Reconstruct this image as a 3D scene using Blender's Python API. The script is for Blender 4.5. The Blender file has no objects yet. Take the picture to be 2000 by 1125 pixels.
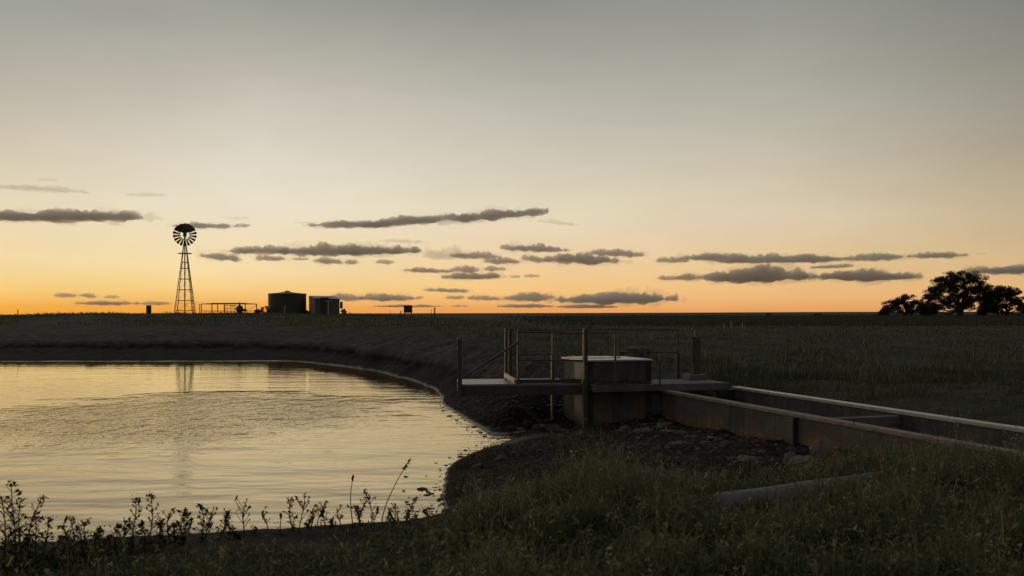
import bpy, bmesh, math, random
import numpy as np
from mathutils import Vector, Matrix

random.seed(7)
RNG = np.random.default_rng(11)
C = bpy.context.scene.collection
S = bpy.context.scene
R = math.radians

# ------------------------------------------------------------------ camera, sky, sun, exposure
EYE = 2.40            # eye height over the water of the dam, metres
LENS, FPX, HZ = 35.0, 35.0 / 36.0 * 2000.0, 610.0
cam_d = bpy.data.cameras.new('camera'); cam = bpy.data.objects.new('camera', cam_d); C.objects.link(cam)
cam.location = (0, 0, EYE); cam.rotation_euler = (R(90), 0, 0)
cam_d.lens, cam_d.sensor_width, cam_d.shift_y = LENS, 36.0, 47.5 / 2000.0
cam_d.clip_start, cam_d.clip_end = 0.1, 60000.0
cam_d.dof.use_dof = True; cam_d.dof.focus_distance = 26.0; cam_d.dof.aperture_fstop = 3.5
S.camera = cam

vs = S.view_settings
vs.view_transform = 'Standard'; vs.look = 'None'; vs.exposure = 0.0; vs.gamma = 1.0; vs.use_curve_mapping = False
S.render.resolution_x, S.render.resolution_y = 1024, 576
S.render.engine = 'CYCLES'
S.cycles.max_bounces = 8; S.cycles.volume_bounces = 8; S.cycles.transparent_max_bounces = 16


def lin(c):
    return tuple(((v / 255) / 12.92 if v / 255 <= .04045 else ((v / 255 + .055) / 1.055) ** 2.4) for v in c) + (1.0,)


def nd(nt, kind, **kw):
    n = nt.nodes.new(kind)
    for k, v in kw.items():
        if k.startswith('i_'):
            key = k[2:]
            n.inputs[int(key) if key.isdigit() else key].default_value = v
        else:
            setattr(n, k, v)
    return n


def ramp(nt, fac, stops, interp='LINEAR'):
    r = nt.nodes.new('ShaderNodeValToRGB'); r.color_ramp.interpolation = interp
    e = r.color_ramp.elements
    while len(e) < len(stops): e.new(0.5)
    for el, (p, c) in zip(e, stops):
        el.position = p; el.color = c
    if fac is not None: nt.links.new(fac, r.inputs[0])
    return r.outputs[0]


world = bpy.data.worlds.new('World'); S.world = world; world.use_nodes = True
nt = world.node_tree; nt.nodes.clear()
out = nd(nt, 'ShaderNodeOutputWorld'); bg = nd(nt, 'ShaderNodeBackground', i_1=1.0)
nt.links.new(bg.outputs[0], out.inputs[0])
tc = nd(nt, 'ShaderNodeTexCoord'); sep = nd(nt, 'ShaderNodeSeparateXYZ')
nt.links.new(tc.outputs['Generated'], sep.inputs[0])
asin = nd(nt, 'ShaderNodeMath', operation='ARCSINE'); nt.links.new(sep.outputs[2], asin.inputs[0])
el = nd(nt, 'ShaderNodeMath', operation='MULTIPLY', i_1=57.29578 / 90.0); nt.links.new(asin.outputs[0], el.inputs[0])
elc = nd(nt, 'ShaderNodeMath', operation='MAXIMUM', i_1=0.0); nt.links.new(el.outputs[0], elc.inputs[0])
sq = nd(nt, 'ShaderNodeMath', operation='POWER', i_1=0.5); nt.links.new(elc.outputs[0], sq.inputs[0])
az = nd(nt, 'ShaderNodeMath', operation='ARCTAN2'); nt.links.new(sep.outputs[0], az.inputs[0]); nt.links.new(sep.outputs[1], az.inputs[1])


def stops(lst, zen):
    o = [((e / 90.0) ** .5, lin(c)) for e, c in lst]
    return o + [((34 / 90) ** .5, tuple(a * .55 + b * .45 for a, b in zip(o[-1][1], zen))), (1.0, zen)]


ZEN = (.22, .225, .225, 1)
leftc = ramp(nt, sq.outputs[0], stops([(0.0, (243, 163, 60)), (.31, (245, 173, 72)), (1.26, (247, 205, 122)), (2.83, (244, 219, 164)), (5.95, (230, 216, 186)), (10.57, (193, 185, 168)), (15.5, (160, 161, 153))], ZEN))
mlc = ramp(nt, sq.outputs[0], stops([(0.0, (240, 160, 68)), (.3, (241, 168, 80)), (1.36, (247, 206, 132)), (2.25, (246, 218, 163)), (6.08, (233, 224, 200)), (8.77, (223, 215, 198)), (11.55, (204, 196, 182)), (16.85, (157, 158, 149))], ZEN))
midc = ramp(nt, sq.outputs[0], stops([(0.0, (236, 158, 88)), (.18, (236, 163, 94)), (1.41, (247, 200, 131)), (4.65, (234, 215, 182)), (6.05, (227, 216, 188)), (9.06, (208, 201, 184)), (11.9, (188, 185, 172)), (17.4, (143, 144, 138))], ZEN))
mrc = ramp(nt, sq.outputs[0], stops([(0.0, (228, 158, 96)), (.18, (230, 163, 100)), (.97, (239, 186, 122)), (3.0, (232, 200, 150)), (5.38, (221, 204, 176)), (8.77, (200, 192, 172)), (11.55, (180, 177, 164)), (16.85, (149, 150, 143))], ZEN))
rightc = ramp(nt, sq.outputs[0], stops([(0.0, (216, 152, 98)), (.2, (219, 156, 102)), (1.26, (226, 178, 119)), (2.9, (212, 182, 136)), (5.43, (196, 179, 147)), (10.57, (158, 153, 139)), (15.5, (131, 132, 125))], ZEN))
# the sky away from the afterglow: a real dusk atmosphere (sun on the horizon behind the left of the frame)
SUN_AZ, SUN_EL = R(-44), R(0.8)
sky = nd(nt, 'ShaderNodeTexSky', sky_type='NISHITA', sun_disc=False, sun_elevation=SUN_EL, sun_rotation=SUN_AZ, air_density=1.0, dust_density=2.0, ozone_density=1.0)
skym = nd(nt, 'ShaderNodeVectorMath', operation='SCALE'); skym.inputs['Scale'].default_value = 0.10
nt.links.new(sky.outputs[0], skym.inputs[0])
backr = ramp(nt, sq.outputs[0], [(0.0, (.17, .145, .13, 1)), (.33, (.21, .18, .165, 1)), (.6, (.18, .175, .175, 1)), (1.0, ZEN)])
backc = nd(nt, 'ShaderNodeMix', data_type='RGBA', blend_type='MIX'); backc.inputs[0].default_value = 0.85
nt.links.new(skym.outputs[0], backc.inputs[6]); nt.links.new(backr, backc.inputs[7])


def azmix(a, b, d0, d1):
    m = nd(nt, 'ShaderNodeMapRange', interpolation_type='LINEAR'); m.inputs[1].default_value = R(d0); m.inputs[2].default_value = R(d1)
    nt.links.new(az.outputs[0], m.inputs[0])
    x = nd(nt, 'ShaderNodeMix', data_type='RGBA'); nt.links.new(m.outputs[0], x.inputs[0]); nt.links.new(a, x.inputs[6]); nt.links.new(b, x.inputs[7])
    return x.outputs[2]


c = azmix(leftc, mlc, -27.2, -14.4)
c = azmix(c, midc, -14.4, 0)
c = azmix(c, mrc, 0, 14.4)
c = azmix(c, rightc, 14.4, 27.2)
c = azmix(c, backc.outputs[2], 30, 110)
c = azmix(backc.outputs[2], c, -150, -60)
mpn = nd(nt, 'ShaderNodeMapping'); mpn.inputs['Scale'].default_value = (2.2, 2.2, 9.0); nt.links.new(tc.outputs['Generated'], mpn.inputs[0])
hz = nd(nt, 'ShaderNodeTexNoise'); hz.inputs['Scale'].default_value = 2.6; hz.inputs['Detail'].default_value = 7; hz.inputs['Roughness'].default_value = .62; nt.links.new(mpn.outputs[0], hz.inputs['Vector'])
hm = nd(nt, 'ShaderNodeMapRange'); hm.inputs[1].default_value = .25; hm.inputs[2].default_value = .75; hm.inputs[3].default_value = .955; hm.inputs[4].default_value = 1.045; nt.links.new(hz.outputs[0], hm.inputs[0])
hs = nd(nt, 'ShaderNodeVectorMath', operation='SCALE'); nt.links.new(c, hs.inputs[0]); nt.links.new(hm.outputs[0], hs.inputs['Scale'])
nt.links.new(hs.outputs[0], bg.inputs[0])
world.cycles.sampling_method = 'MANUAL'; world.cycles.sample_map_resolution = 1024

sun_d = bpy.data.lights.new('sun', 'SUN'); sun_d.energy = 0.35; sun_d.angle = R(20); sun_d.color = (1.0, .68, .40)
sun = bpy.data.objects.new('sun', sun_d); C.objects.link(sun)
sun_dir = Vector((math.sin(SUN_AZ) * math.cos(R(2)), math.cos(SUN_AZ) * math.cos(R(2)), math.sin(R(2))))
sun.rotation_euler = sun_dir.to_track_quat('Z', 'Y').to_euler(); sun.location = (-30, 30, 40)


# ------------------------------------------------------------------ helpers
def P(px, py, d):
    """point of the place that stands d metres in front of the eye, from its bearing in the photograph"""
    return Vector(((px - 1000.0) / FPX * d, d, EYE - (py - HZ) / FPX * d))


def tag(o, label, cat, group=None):
    o['label'] = label; o['category'] = cat
    if group: o['group'] = group
    return o


def empty(name, loc, label, cat, group=None, rz=0.0):
    o = bpy.data.objects.new(name, None); C.objects.link(o); o.location = loc; o.rotation_euler[2] = rz
    o.empty_display_size = .2
    return tag(o, label, cat, group)


class MB:
    def __init__(s, origin=(0, 0, 0)): s.v = []; s.f = []; s.o = Vector(origin)

    def add(s, vs, fs):
        n = len(s.v); s.v += [Vector(v) - s.o for v in vs]; s.f += [tuple(i + n for i in f) for f in fs]; return s

    def hexa(s, q, z0, z1):
        """prism over plan polygon q (list of (x,y)), z0/z1 scalars"""
        n = len(q)
        vs = [(x, y, z0) for x, y in q] + [(x, y, z1) for x, y in q]
        fs = [tuple(range(n))[::-1], tuple(range(n, 2 * n))] + [(i, (i + 1) % n, n + (i + 1) % n, n + i) for i in range(n)]
        return s.add(vs, fs)

    def box(s, c, size, ax=(1, 0, 0), up=(0, 0, 1)):
        ax = Vector(ax).normalized(); up = Vector(up).normalized(); ay = up.cross(ax).normalized(); up = ax.cross(ay)
        c = Vector(c); a, b, d = (v / 2 for v in size)
        vs = [c + ax * (i * a) + ay * (j * b) + up * (k * d) for k in (-1, 1) for j in (-1, 1) for i in (-1, 1)]
        return s.add(vs, [(0, 2, 3, 1), (4, 5, 7, 6), (0, 1, 5, 4), (2, 6, 7, 3), (0, 4, 6, 2), (1, 3, 7, 5)])

    def bar(s, a, b, w, h, up=(0, 0, 1)):
        a, b = Vector(a), Vector(b)
        return s.box((a + b) / 2, ((b - a).length, w, h), b - a, up)

    def tube(s, pts, rad, n=8, caps=True):
        pts = [Vector(p) for p in pts]
        if not hasattr(rad, '__len__'): rad = [rad] * len(pts)
        vs = []; fs = []
        t = (pts[1] - pts[0]).normalized()
        x = t.orthogonal().normalized()
        for i, p in enumerate(pts):
            t = (pts[min(i + 1, len(pts) - 1)] - pts[max(i - 1, 0)]).normalized()
            x = (x - t * x.dot(t)).normalized(); y = t.cross(x)
            for k in range(n):
                a = 2 * math.pi * k / n; vs.append(p + (x * math.cos(a) + y * math.sin(a)) * rad[i])
        for i in range(len(pts) - 1):
            for k in range(n):
                k2 = (k + 1) % n; fs.append((i * n + k, i * n + k2, (i + 1) * n + k2, (i + 1) * n + k))
        if caps: fs += [tuple(range(n))[::-1], tuple(range((len(pts) - 1) * n, len(pts) * n))]
        return s.add(vs, fs)

    def lathe(s, prof, c=(0, 0, 0), n=32):
        c = Vector(c); vs = []; fs = []
        for r, z in prof:
            for k in range(n):
                a = 2 * math.pi * k / n; vs.append(c + Vector((r * math.cos(a), r * math.sin(a), z)))
        m = len(prof)
        for i in range(m - 1):
            for k in range(n):
                k2 = (k + 1) % n; fs.append((i * n + k, i * n + k2, (i + 1) * n + k2, (i + 1) * n + k))
        fs += [tuple(range(n))[::-1], tuple(range((m - 1) * n, m * n))]
        return s.add(vs, fs)

    def build(s, name, mat, parent=None, smooth=False, bevel=0.0):
        me = bpy.data.meshes.new(name); me.from_pydata([tuple(v) for v in s.v], [], s.f); me.update()
        o = bpy.data.objects.new(name, me); C.objects.link(o); me.materials.append(mat)
        if smooth: me.polygons.foreach_set('use_smooth', [True] * len(me.polygons))
        if parent is not None: o.parent = parent
        elif s.o.length > 0: o.location = s.o
        if bevel:
            b = o.modifiers.new('bevel', 'BEVEL'); b.width = bevel; b.segments = 2; b.limit_method = 'ANGLE'
        return o


def npmesh(name, V, F, mat, attrs=None, smooth=False):
    """big mesh from numpy arrays; F is (n,4) or (n,3) or list of both"""
    me = bpy.data.meshes.new(name)
    Fs = F if isinstance(F, list) else [F]
    me.vertices.add(len(V)); me.vertices.foreach_set('co', np.ascontiguousarray(V, dtype=np.float32).ravel())
    loops = np.concatenate([f.ravel() for f in Fs]).astype(np.int32)
    tot = np.concatenate([np.full(len(f), f.shape[1]) for f in Fs]).astype(np.int32)
    st = np.concatenate([[0], np.cumsum(tot)[:-1]]).astype(np.int32)
    me.loops.add(len(loops)); me.loops.foreach_set('vertex_index', loops)
    me.polygons.add(len(tot)); me.polygons.foreach_set('loop_start', st); me.polygons.foreach_set('loop_total', tot)
    if smooth: me.polygons.foreach_set('use_smooth', np.ones(len(tot), dtype=bool))
    for k, a in (attrs or {}).items():
        at = me.attributes.new(k, 'FLOAT', 'POINT'); at.data.foreach_set('value', np.ascontiguousarray(a, dtype=np.float32))
    me.update(calc_edges=True); me.validate()
    o = bpy.data.objects.new(name, me); C.objects.link(o); me.materials.append(mat)
    return o


def vnoise(x, y, seed=0):
    xi = np.floor(x).astype(np.int64); yi = np.floor(y).astype(np.int64); xf = x - xi; yf = y - yi
    u = xf * xf * xf * (xf * (xf * 6 - 15) + 10); v = yf * yf * yf * (yf * (yf * 6 - 15) + 10)

    def h(a, b):
        n = (a * 374761393 + b * 668265263 + seed * 1442695041) & 0xffffffff
        n = ((n ^ (n >> 13)) * 1274126177) & 0xffffffff
        n = ((n ^ (n >> 16)) * 2246822519) & 0xffffffff
        ang = (n >> 8) / float(1 << 24) * 2 * np.pi
        return np.cos(ang), np.sin(ang)
    def d(a, b, fx, fy):
        c, s_ = h(a, b); return c * fx + s_ * fy
    n00 = d(xi, yi, xf, yf); n10 = d(xi + 1, yi, xf - 1, yf); n01 = d(xi, yi + 1, xf, yf - 1); n11 = d(xi + 1, yi + 1, xf - 1, yf - 1)
    return ((n00 * (1 - u) + n10 * u) * (1 - v) + (n01 * (1 - u) + n11 * u) * v) * 1.45


def fbm(x, y, seed=0, o=4, g=.5):
    s_ = 0; a = 1
    for i in range(o):
        s_ = s_ + a * vnoise(x * 2 ** i + 17.3 * i, y * 2 ** i - 9.1 * i, seed + i); a *= g
    return s_


def sstep(a, b, x):
    t = np.clip((x - a) / (b - a), 0, 1); return t * t * (3 - 2 * t)


# ------------------------------------------------------------------ materials
def mat(name):
    m = bpy.data.materials.new(name); m.use_nodes = True
    n = m.node_tree; b = n.nodes['Principled BSDF']
    return m, n, b


def noise(n, vec, scale, detail=4, rough=.55, stretch=None):
    t = nd(n, 'ShaderNodeTexNoise'); t.inputs['Scale'].default_value = scale; t.inputs['Detail'].default_value = detail; t.inputs['Roughness'].default_value = rough
    if stretch:
        mp = nd(n, 'ShaderNodeMapping'); mp.inputs['Scale'].default_value = stretch; n.links.new(vec, mp.inputs[0]); vec = mp.outputs[0]
    n.links.new(vec, t.inputs['Vector'])
    return t.outputs[0]


def worn(name, c0, c1, scale=4, rough=(.6, .9), metal=0.0, bump=.3, bscale=30, rust=None, stretch=None, rlo=.55, rhi=.68):
    m, n, b = mat(name)
    g = nd(n, 'ShaderNodeNewGeometry').outputs['Position']
    f = noise(n, g, scale, 6, .6, stretch)
    col = ramp(n, f, [(.3, c0 + (1,)), (.7, c1 + (1,))])
    if rust:
        f2 = noise(n, g, scale * .45, 6, .65, stretch)
        mx = nd(n, 'ShaderNodeMix', data_type='RGBA'); n.links.new(ramp(n, f2, [(rlo, (0, 0, 0, 1)), (rhi, (1, 1, 1, 1))]), mx.inputs[0])
        n.links.new(col, mx.inputs[6]); mx.inputs[7].default_value = rust + (1,); col = mx.outputs[2]
    n.links.new(col, b.inputs['Base Color'])
    mr = nd(n, 'ShaderNodeMapRange'); mr.inputs[3].default_value = rough[0]; mr.inputs[4].default_value = rough[1]
    n.links.new(noise(n, g, scale * 3, 4), mr.inputs[0]); n.links.new(mr.outputs[0], b.inputs['Roughness'])
    b.inputs['Metallic'].default_value = metal
    bp = nd(n, 'ShaderNodeBump'); bp.inputs['Strength'].default_value = bump; bp.inputs['Distance'].default_value = .01
    n.links.new(noise(n, g, bscale, 5), bp.inputs['Height']); n.links.new(bp.outputs[0], b.inputs['Normal'])
    return m


M = {}
M['steel'] = worn('galvanised_steel', (.07, .07, .068), (.13, .127, .12), 6, (.35, .6), .7, .1)
M['dark_steel'] = worn('dark_steel', (.035, .04, .04), (.06, .06, .058), 5, (.45, .7), .4, .15)
M['deck'] = worn('deck_plate', (.10, .10, .095), (.19, .185, .17), 5, (.25, .5), .3, .2, stretch=(1, 4, 1))
M['concrete'] = worn('weathered_concrete', (.055, .053, .048), (.11, .105, .095), 2.2, (.75, .95), 0, .6, 40, rust=(.13, .072, .035), rlo=.5, rhi=.62)
def stained():
    m, n, b = mat('stained_channel_wall')
    g = nd(n, 'ShaderNodeNewGeometry').outputs['Position']; sp = nd(n, 'ShaderNodeSeparateXYZ'); n.links.new(g, sp.inputs[0])
    base = ramp(n, noise(n, g, 2.6, 8, .68), [(.3, (.040, .039, .035, 1)), (.55, (.075, .071, .062, 1)), (.75, (.12, .11, .095, 1))])
    # silt and iron left by old water levels: a ragged tide band, and runs below the coping
    z = nd(n, 'ShaderNodeMath', operation='MULTIPLY_ADD', i_1=-1.5, i_2=1.18); n.links.new(sp.outputs[2], z.inputs[0])
    nz = nd(n, 'ShaderNodeMath', operation='MULTIPLY_ADD', i_1=1.9, i_2=-.95); n.links.new(noise(n, g, .9, 8, .66, (1, 1, 1.8)), nz.inputs[0])
    ad = nd(n, 'ShaderNodeMath', operation='ADD'); n.links.new(z.outputs[0], ad.inputs[0]); n.links.new(nz.outputs[0], ad.inputs[1])
    m1 = nd(n, 'ShaderNodeMix', data_type='RGBA'); n.links.new(ramp(n, ad.outputs[0], [(.30, (0, 0, 0, 1)), (.60, (.9, .9, .9, 1))]), m1.inputs[0])
    n.links.new(base, m1.inputs[6]); n.links.new(ramp(n, noise(n, g, 5, 6, .7), [(.3, (.085, .050, .026, 1)), (.7, (.20, .125, .062, 1))]), m1.inputs[7])
    m2 = nd(n, 'ShaderNodeMix', data_type='RGBA'); n.links.new(ramp(n, noise(n, g, 3.2, 6, .7, (1.6, 1.6, .16)), [(.50, (0, 0, 0, 1)), (.66, (.75, .75, .75, 1))]), m2.inputs[0])
    n.links.new(m1.outputs[2], m2.inputs[6]); m2.inputs[7].default_value = (.030, .026, .022, 1)
    n.links.new(m2.outputs[2], b.inputs['Base Color']); b.inputs['Roughness'].default_value = .9
    bp = nd(n, 'ShaderNodeBump'); bp.inputs['Strength'].default_value = .7; bp.inputs['Distance'].default_value = .012
    n.links.new(noise(n, g, 22, 8, .7), bp.inputs['Height']); n.links.new(bp.outputs[0], b.inputs['Normal'])
    return m


M['stained'] = stained()
M['coping'] = worn('coping_concrete', (.11, .105, .095), (.20, .185, .165), 5, (.4, .75), 0, .4, 50)
M['coping_rust'] = worn('rusty_coping', (.11, .09, .075), (.25, .195, .155), 7, (.6, .85), 0, .5, 50)
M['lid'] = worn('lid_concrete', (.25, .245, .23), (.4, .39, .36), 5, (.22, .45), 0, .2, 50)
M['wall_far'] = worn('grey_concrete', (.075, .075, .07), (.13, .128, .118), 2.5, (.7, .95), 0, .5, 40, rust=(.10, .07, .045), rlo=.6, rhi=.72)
M['pipe'] = worn('old_pipe', (.06, .06, .055), (.11, .107, .098), 6, (.5, .8), 0, .4, 40)
M['timber'] = worn('old_timber', (.045, .034, .025), (.085, .062, .043), 5, (.7, .95), 0, .8, 25, stretch=(6, 6, .7))
M['pale_metal'] = worn('pale_metal', (.3, .28, .25), (.42, .40, .36), 8, (.3, .5), .3, .1)
M['mill'] = worn('mill_steel', (.055, .045, .035), (.09, .075, .06), 4, (.5, .7), .5, .1)
M['mill_sheet'] = worn('mill_sheet', (.05, .055, .05), (.09, .09, .085), 3, (.35, .55), .6, .1)
M['tank'] = worn('tank_green', (.028, .038, .024), (.045, .058, .036), 1.2, (.5, .8), 0, .2, 8, stretch=(1, 1, .3))
M['tank_roof'] = worn('tank_roof', (.06, .075, .06), (.09, .105, .085), 1.2, (.4, .6), .2, .2)
M['shed'] = worn('shed_sheet', (.07, .072, .072), (.11, .11, .108), 1.5, (.45, .7), .3, .2, 6, stretch=(6, 6, .3))
M['shed_lit'] = worn('lit_sheet', (.34, .31, .27), (.46, .42, .36), 1.5, (.45, .7), .1, .2)  # paler copy of the shed sheet: sunset glow on the left wall painted in
M['shed_roof'] = worn('shed_roof', (.12, .12, .115), (.2, .195, .185), 1.5, (.3, .55), .4, .1)
M['dark'] = worn('dark_paint', (.025, .024, .022), (.04, .038, .034), 3, (.5, .8), 0, .2)
M['rock'] = worn('pink_rock', (.060, .048, .040), (.135, .105, .088), 7, (.8, 1), 0, 1.0, 30)
M['bark'] = worn('bark', (.04, .032, .024), (.07, .055, .04), 3, (.8, 1), 0, .8, 12)
M['orange_pipe'] = worn('plastic_post', (.36, .33, .27), (.48, .44, .35), 5, (.4, .6), 0, .1)


def leafmat(name, a, b, transl=.35, rough=.55):
    m, n, bs = mat(name)
    at = nd(n, 'ShaderNodeAttribute', attribute_name='tint')
    col = ramp(n, at.outputs['Fac'], [(0, a[0] + (1,)), (.7, a[1] + (1,)), (1, b + (1,))])
    n.links.new(col, bs.inputs['Base Color']); bs.inputs['Roughness'].default_value = rough
    bs.inputs['Specular IOR Level'].default_value = .3
    tr = nd(n, 'ShaderNodeBsdfTranslucent'); n.links.new(col, tr.inputs[0])
    mx = nd(n, 'ShaderNodeMixShader', i_0=transl); n.links.new(bs.outputs[0], mx.inputs[1]); n.links.new(tr.outputs[0], mx.inputs[2])
    n.links.new(mx.outputs[0], n.nodes['Material Output'].inputs[0])
    return m


M['grass'] = leafmat('grass_blades', [(.055, .066, .034), (.165, .175, .080)], (.36, .29, .17))
M['pasture'] = leafmat('pasture_blades', [(.036, .041, .023), (.085, .090, .045)], (.24, .20, .125))
M['crop'] = leafmat('crop_blades', [(.040, .045, .028), (.085, .090, .054)], (.14, .12, .07))
M['straw'] = leafmat('straw_stems', [(.10, .06, .03), (.19, .10, .05)], (.26, .16, .09))
M['weed'] = leafmat('weed_leaves', [(.020, .024, .012), (.032, .036, .018)], (.06, .05, .03))
M['leaf'] = leafmat('gum_leaves', [(.020, .024, .012), (.040, .045, .022)], (.06, .06, .03), .3)
M['plant'] = leafmat('pale_plant', [(.08, .09, .04), (.13, .13, .06)], (.2, .18, .1))


def ground_mat():
    m, n, b = mat('ground_soil')
    g = nd(n, 'ShaderNodeNewGeometry').outputs['Position']
    mud = nd(n, 'ShaderNodeAttribute', attribute_name='mud').outputs['Fac']
    wet = nd(n, 'ShaderNodeAttribute', attribute_name='wet').outputs['Fac']
    crop = nd(n, 'ShaderNodeAttribute', attribute_name='crop').outputs['Fac']
    grassc = ramp(n, noise(n, g, .35, 8, .65), [(.32, (.030, .032, .023, 1)), (.5, (.050, .050, .034, 1)), (.68, (.078, .069, .05, 1))])
    f1 = noise(n, g, 1.3, 9, .7)
    mudc = ramp(n, f1, [(.3, (.034, .032, .027, 1)), (.52, (.062, .055, .047, 1)), (.72, (.125, .105, .088, 1))])
    spz = nd(n, 'ShaderNodeSeparateXYZ'); n.links.new(g, spz.inputs[0])
    dz = nd(n, 'ShaderNodeMath', operation='MULTIPLY_ADD', i_1=.5, i_2=-.25); n.links.new(noise(n, g, .5, 5, .6), dz.inputs[0])
    da = nd(n, 'ShaderNodeMath', operation='ADD'); n.links.new(spz.outputs[2], da.inputs[0]); n.links.new(dz.outputs[0], da.inputs[1])
    damp = ramp(n, da.outputs[0], [(.50, (.30, .30, .30, 1)), (.68, (1.0, 1.0, 1.0, 1))])
    mdm = nd(n, 'ShaderNodeMix', data_type='RGBA', blend_type='MULTIPLY'); mdm.inputs[0].default_value = 1.0; n.links.new(mudc, mdm.inputs[6]); n.links.new(damp, mdm.inputs[7]); mudc = mdm.outputs[2]
    mixm = nd(n, 'ShaderNodeMix', data_type='RGBA')
    # ragged border between mud and turf
    ad = nd(n, 'ShaderNodeMath', operation='ADD'); sb = nd(n, 'ShaderNodeMath', operation='SUBTRACT', i_1=.5)
    n.links.new(noise(n, g, .8, 6, .65), sb.inputs[0])
    mu = nd(n, 'ShaderNodeMath', operation='MULTIPLY', i_1=1.3); n.links.new(sb.outputs[0], mu.inputs[0])
    n.links.new(mud, ad.inputs[0]); n.links.new(mu.outputs[0], ad.inputs[1])
    n.links.new(ramp(n, ad.outputs[0], [(.4, (0, 0, 0, 1)), (.6, (1, 1, 1, 1))]), mixm.inputs[0])
    n.links.new(grassc, mixm.inputs[6]); n.links.new(mudc, mixm.inputs[7])
    cropc = ramp(n, noise(n, g, .12, 6, .7, (1, .25, 1)), [(.3, (.036, .039, .027, 1)), (.7, (.060, .064, .043, 1))])
    mixc = nd(n, 'ShaderNodeMix', data_type='RGBA'); n.links.new(crop, mixc.inputs[0]); n.links.new(mixm.outputs[2], mixc.inputs[6]); n.links.new(cropc, mixc.inputs[7])
    # wet rim of the dam: darker soil with a film of water
    mixw = nd(n, 'ShaderNodeMix', data_type='RGBA'); n.links.new(wet, mixw.inputs[0]); n.links.new(mixc.outputs[2], mixw.inputs[6]); mixw.inputs[7].default_value = (.02, .019, .017, 1)
    n.links.new(mixw.outputs[2], b.inputs['Base Color'])
    ro = nd(n, 'ShaderNodeMapRange'); ro.inputs[3].default_value = .95; ro.inputs[4].default_value = .12
    n.links.new(wet, ro.inputs[0]); n.links.new(ro.outputs[0], b.inputs['Roughness'])
    sp = nd(n, 'ShaderNodeMapRange'); sp.inputs[3].default_value = .12; sp.inputs[4].default_value = .6
    n.links.new(wet, sp.inputs[0]); n.links.new(sp.outputs[0], b.inputs['Specular IOR Level'])
    bp = nd(n, 'ShaderNodeBump'); bp.inputs['Strength'].default_value = .9; bp.inputs['Distance'].default_value = .05
    big = nd(n, 'ShaderNodeMath', operation='MULTIPLY_ADD', i_1=3.2); n.links.new(noise(n, g, 1.7, 8, .68), big.inputs[0]); n.links.new(noise(n, g, 9, 8, .7), big.inputs[2])
    n.links.new(big.outputs[0], bp.inputs['Height']); n.links.new(bp.outputs[0], b.inputs['Normal'])
    return m


def water_mat():
    m, n, b = mat('dam_water')
    g = nd(n, 'ShaderNodeNewGeometry').outputs['Position']
    # silty dam water, brown body; gold of the dusk reflection painted into the gloss colour
    b.inputs['Base Color'].default_value = (.10, .072, .034, 1); b.inputs['Roughness'].default_value = .5; b.inputs['Specular IOR Level'].default_value = 0
    gl = nd(n, 'ShaderNodeBsdfGlossy'); gl.inputs['Color'].default_value = (1.0, .865, .62, 1); gl.inputs['Roughness'].default_value = .035
    fr = nd(n, 'ShaderNodeFresnel'); fr.inputs['IOR'].default_value = 1.5
    mr = nd(n, 'ShaderNodeMapRange'); mr.inputs[3].default_value = .27; mr.inputs[4].default_value = 1.10; n.links.new(fr.outputs[0], mr.inputs[0])
    mx = nd(n, 'ShaderNodeMixShader'); n.links.new(mr.outputs[0], mx.inputs[0]); n.links.new(b.outputs[0], mx.inputs[1]); n.links.new(gl.outputs[0], mx.inputs[2])
    n.links.new(mx.outputs[0], n.nodes['Material Output'].inputs[0])
    rip = noise(n, g, 5.0, 3, .6, (.60, 1.0, 1)); swell = noise(n, g, 1.2, 2, .5, (.30, 1.0, 1)); fine = noise(n, g, 9.0, 3, .6, (.75, 1.0, 1))
    sp = nd(n, 'ShaderNodeSeparateXYZ'); n.links.new(g, sp.inputs[0])

    def mth(op, a, b_=None, c_=None):
        q = nd(n, 'ShaderNodeMath', operation=op)
        for i_, v in enumerate((a, b_, c_)):
            if v is None: continue
            if isinstance(v, (int, float)): q.inputs[i_].default_value = v
            else: n.links.new(v, q.inputs[i_])
        return q.outputs[0]
    # a gust ruffles the middle of the dam, the lee of the far bank lies calm
    dx = mth('DIVIDE', mth('ADD', sp.outputs[0], 7.6), 5.6); dy = mth('DIVIDE', mth('SUBTRACT', sp.outputs[1], 23.5), 7.0)
    rr = mth('ADD', mth('MULTIPLY', dx, dx), mth('MULTIPLY', dy, dy))
    wob = mth('MULTIPLY', mth('SUBTRACT', noise(n, g, .28, 4, .6), .5), 1.7)
    gust = ramp(n, mth('ADD', rr, wob), [(.25, (1, 1, 1, 1)), (1.0, (0, 0, 0, 1))])
    lee = ramp(n, mth('DIVIDE', sp.outputs[1], 50.0), [(.56, (1, 1, 1, 1)), (.86, (.30, .30, .30, 1))])
    near_ = ramp(n, mth('DIVIDE', sp.outputs[1], 50.0), [(.28, (1, 1, 1, 1)), (.50, (.45, .45, .45, 1))])
    base = mth('ADD', mth('MULTIPLY', rip, .36), mth('MULTIPLY', mth('MULTIPLY', swell, 2.3), near_))
    chop = mth('ADD', mth('MULTIPLY', noise(n, g, 2.4, 4, .62, (1.0, .42, 1)), 5.6), mth('MULTIPLY', fine, .35))
    sm = nd(n, 'ShaderNodeMath', operation='MULTIPLY'); n.links.new(mth('ADD', base, mth('MULTIPLY', chop, gust)), sm.inputs[0]); n.links.new(lee, sm.inputs[1])
    bp = nd(n, 'ShaderNodeBump'); bp.inputs['Strength'].default_value = 1.0; bp.inputs['Distance'].default_value = .014
    n.links.new(sm.outputs[0], bp.inputs['Height']); n.links.new(bp.outputs[0], gl.inputs['Normal']); n.links.new(bp.outputs[0], fr.inputs['Normal'])
    return m


M['ground'] = ground_mat(); M['water'] = water_mat()


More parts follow.
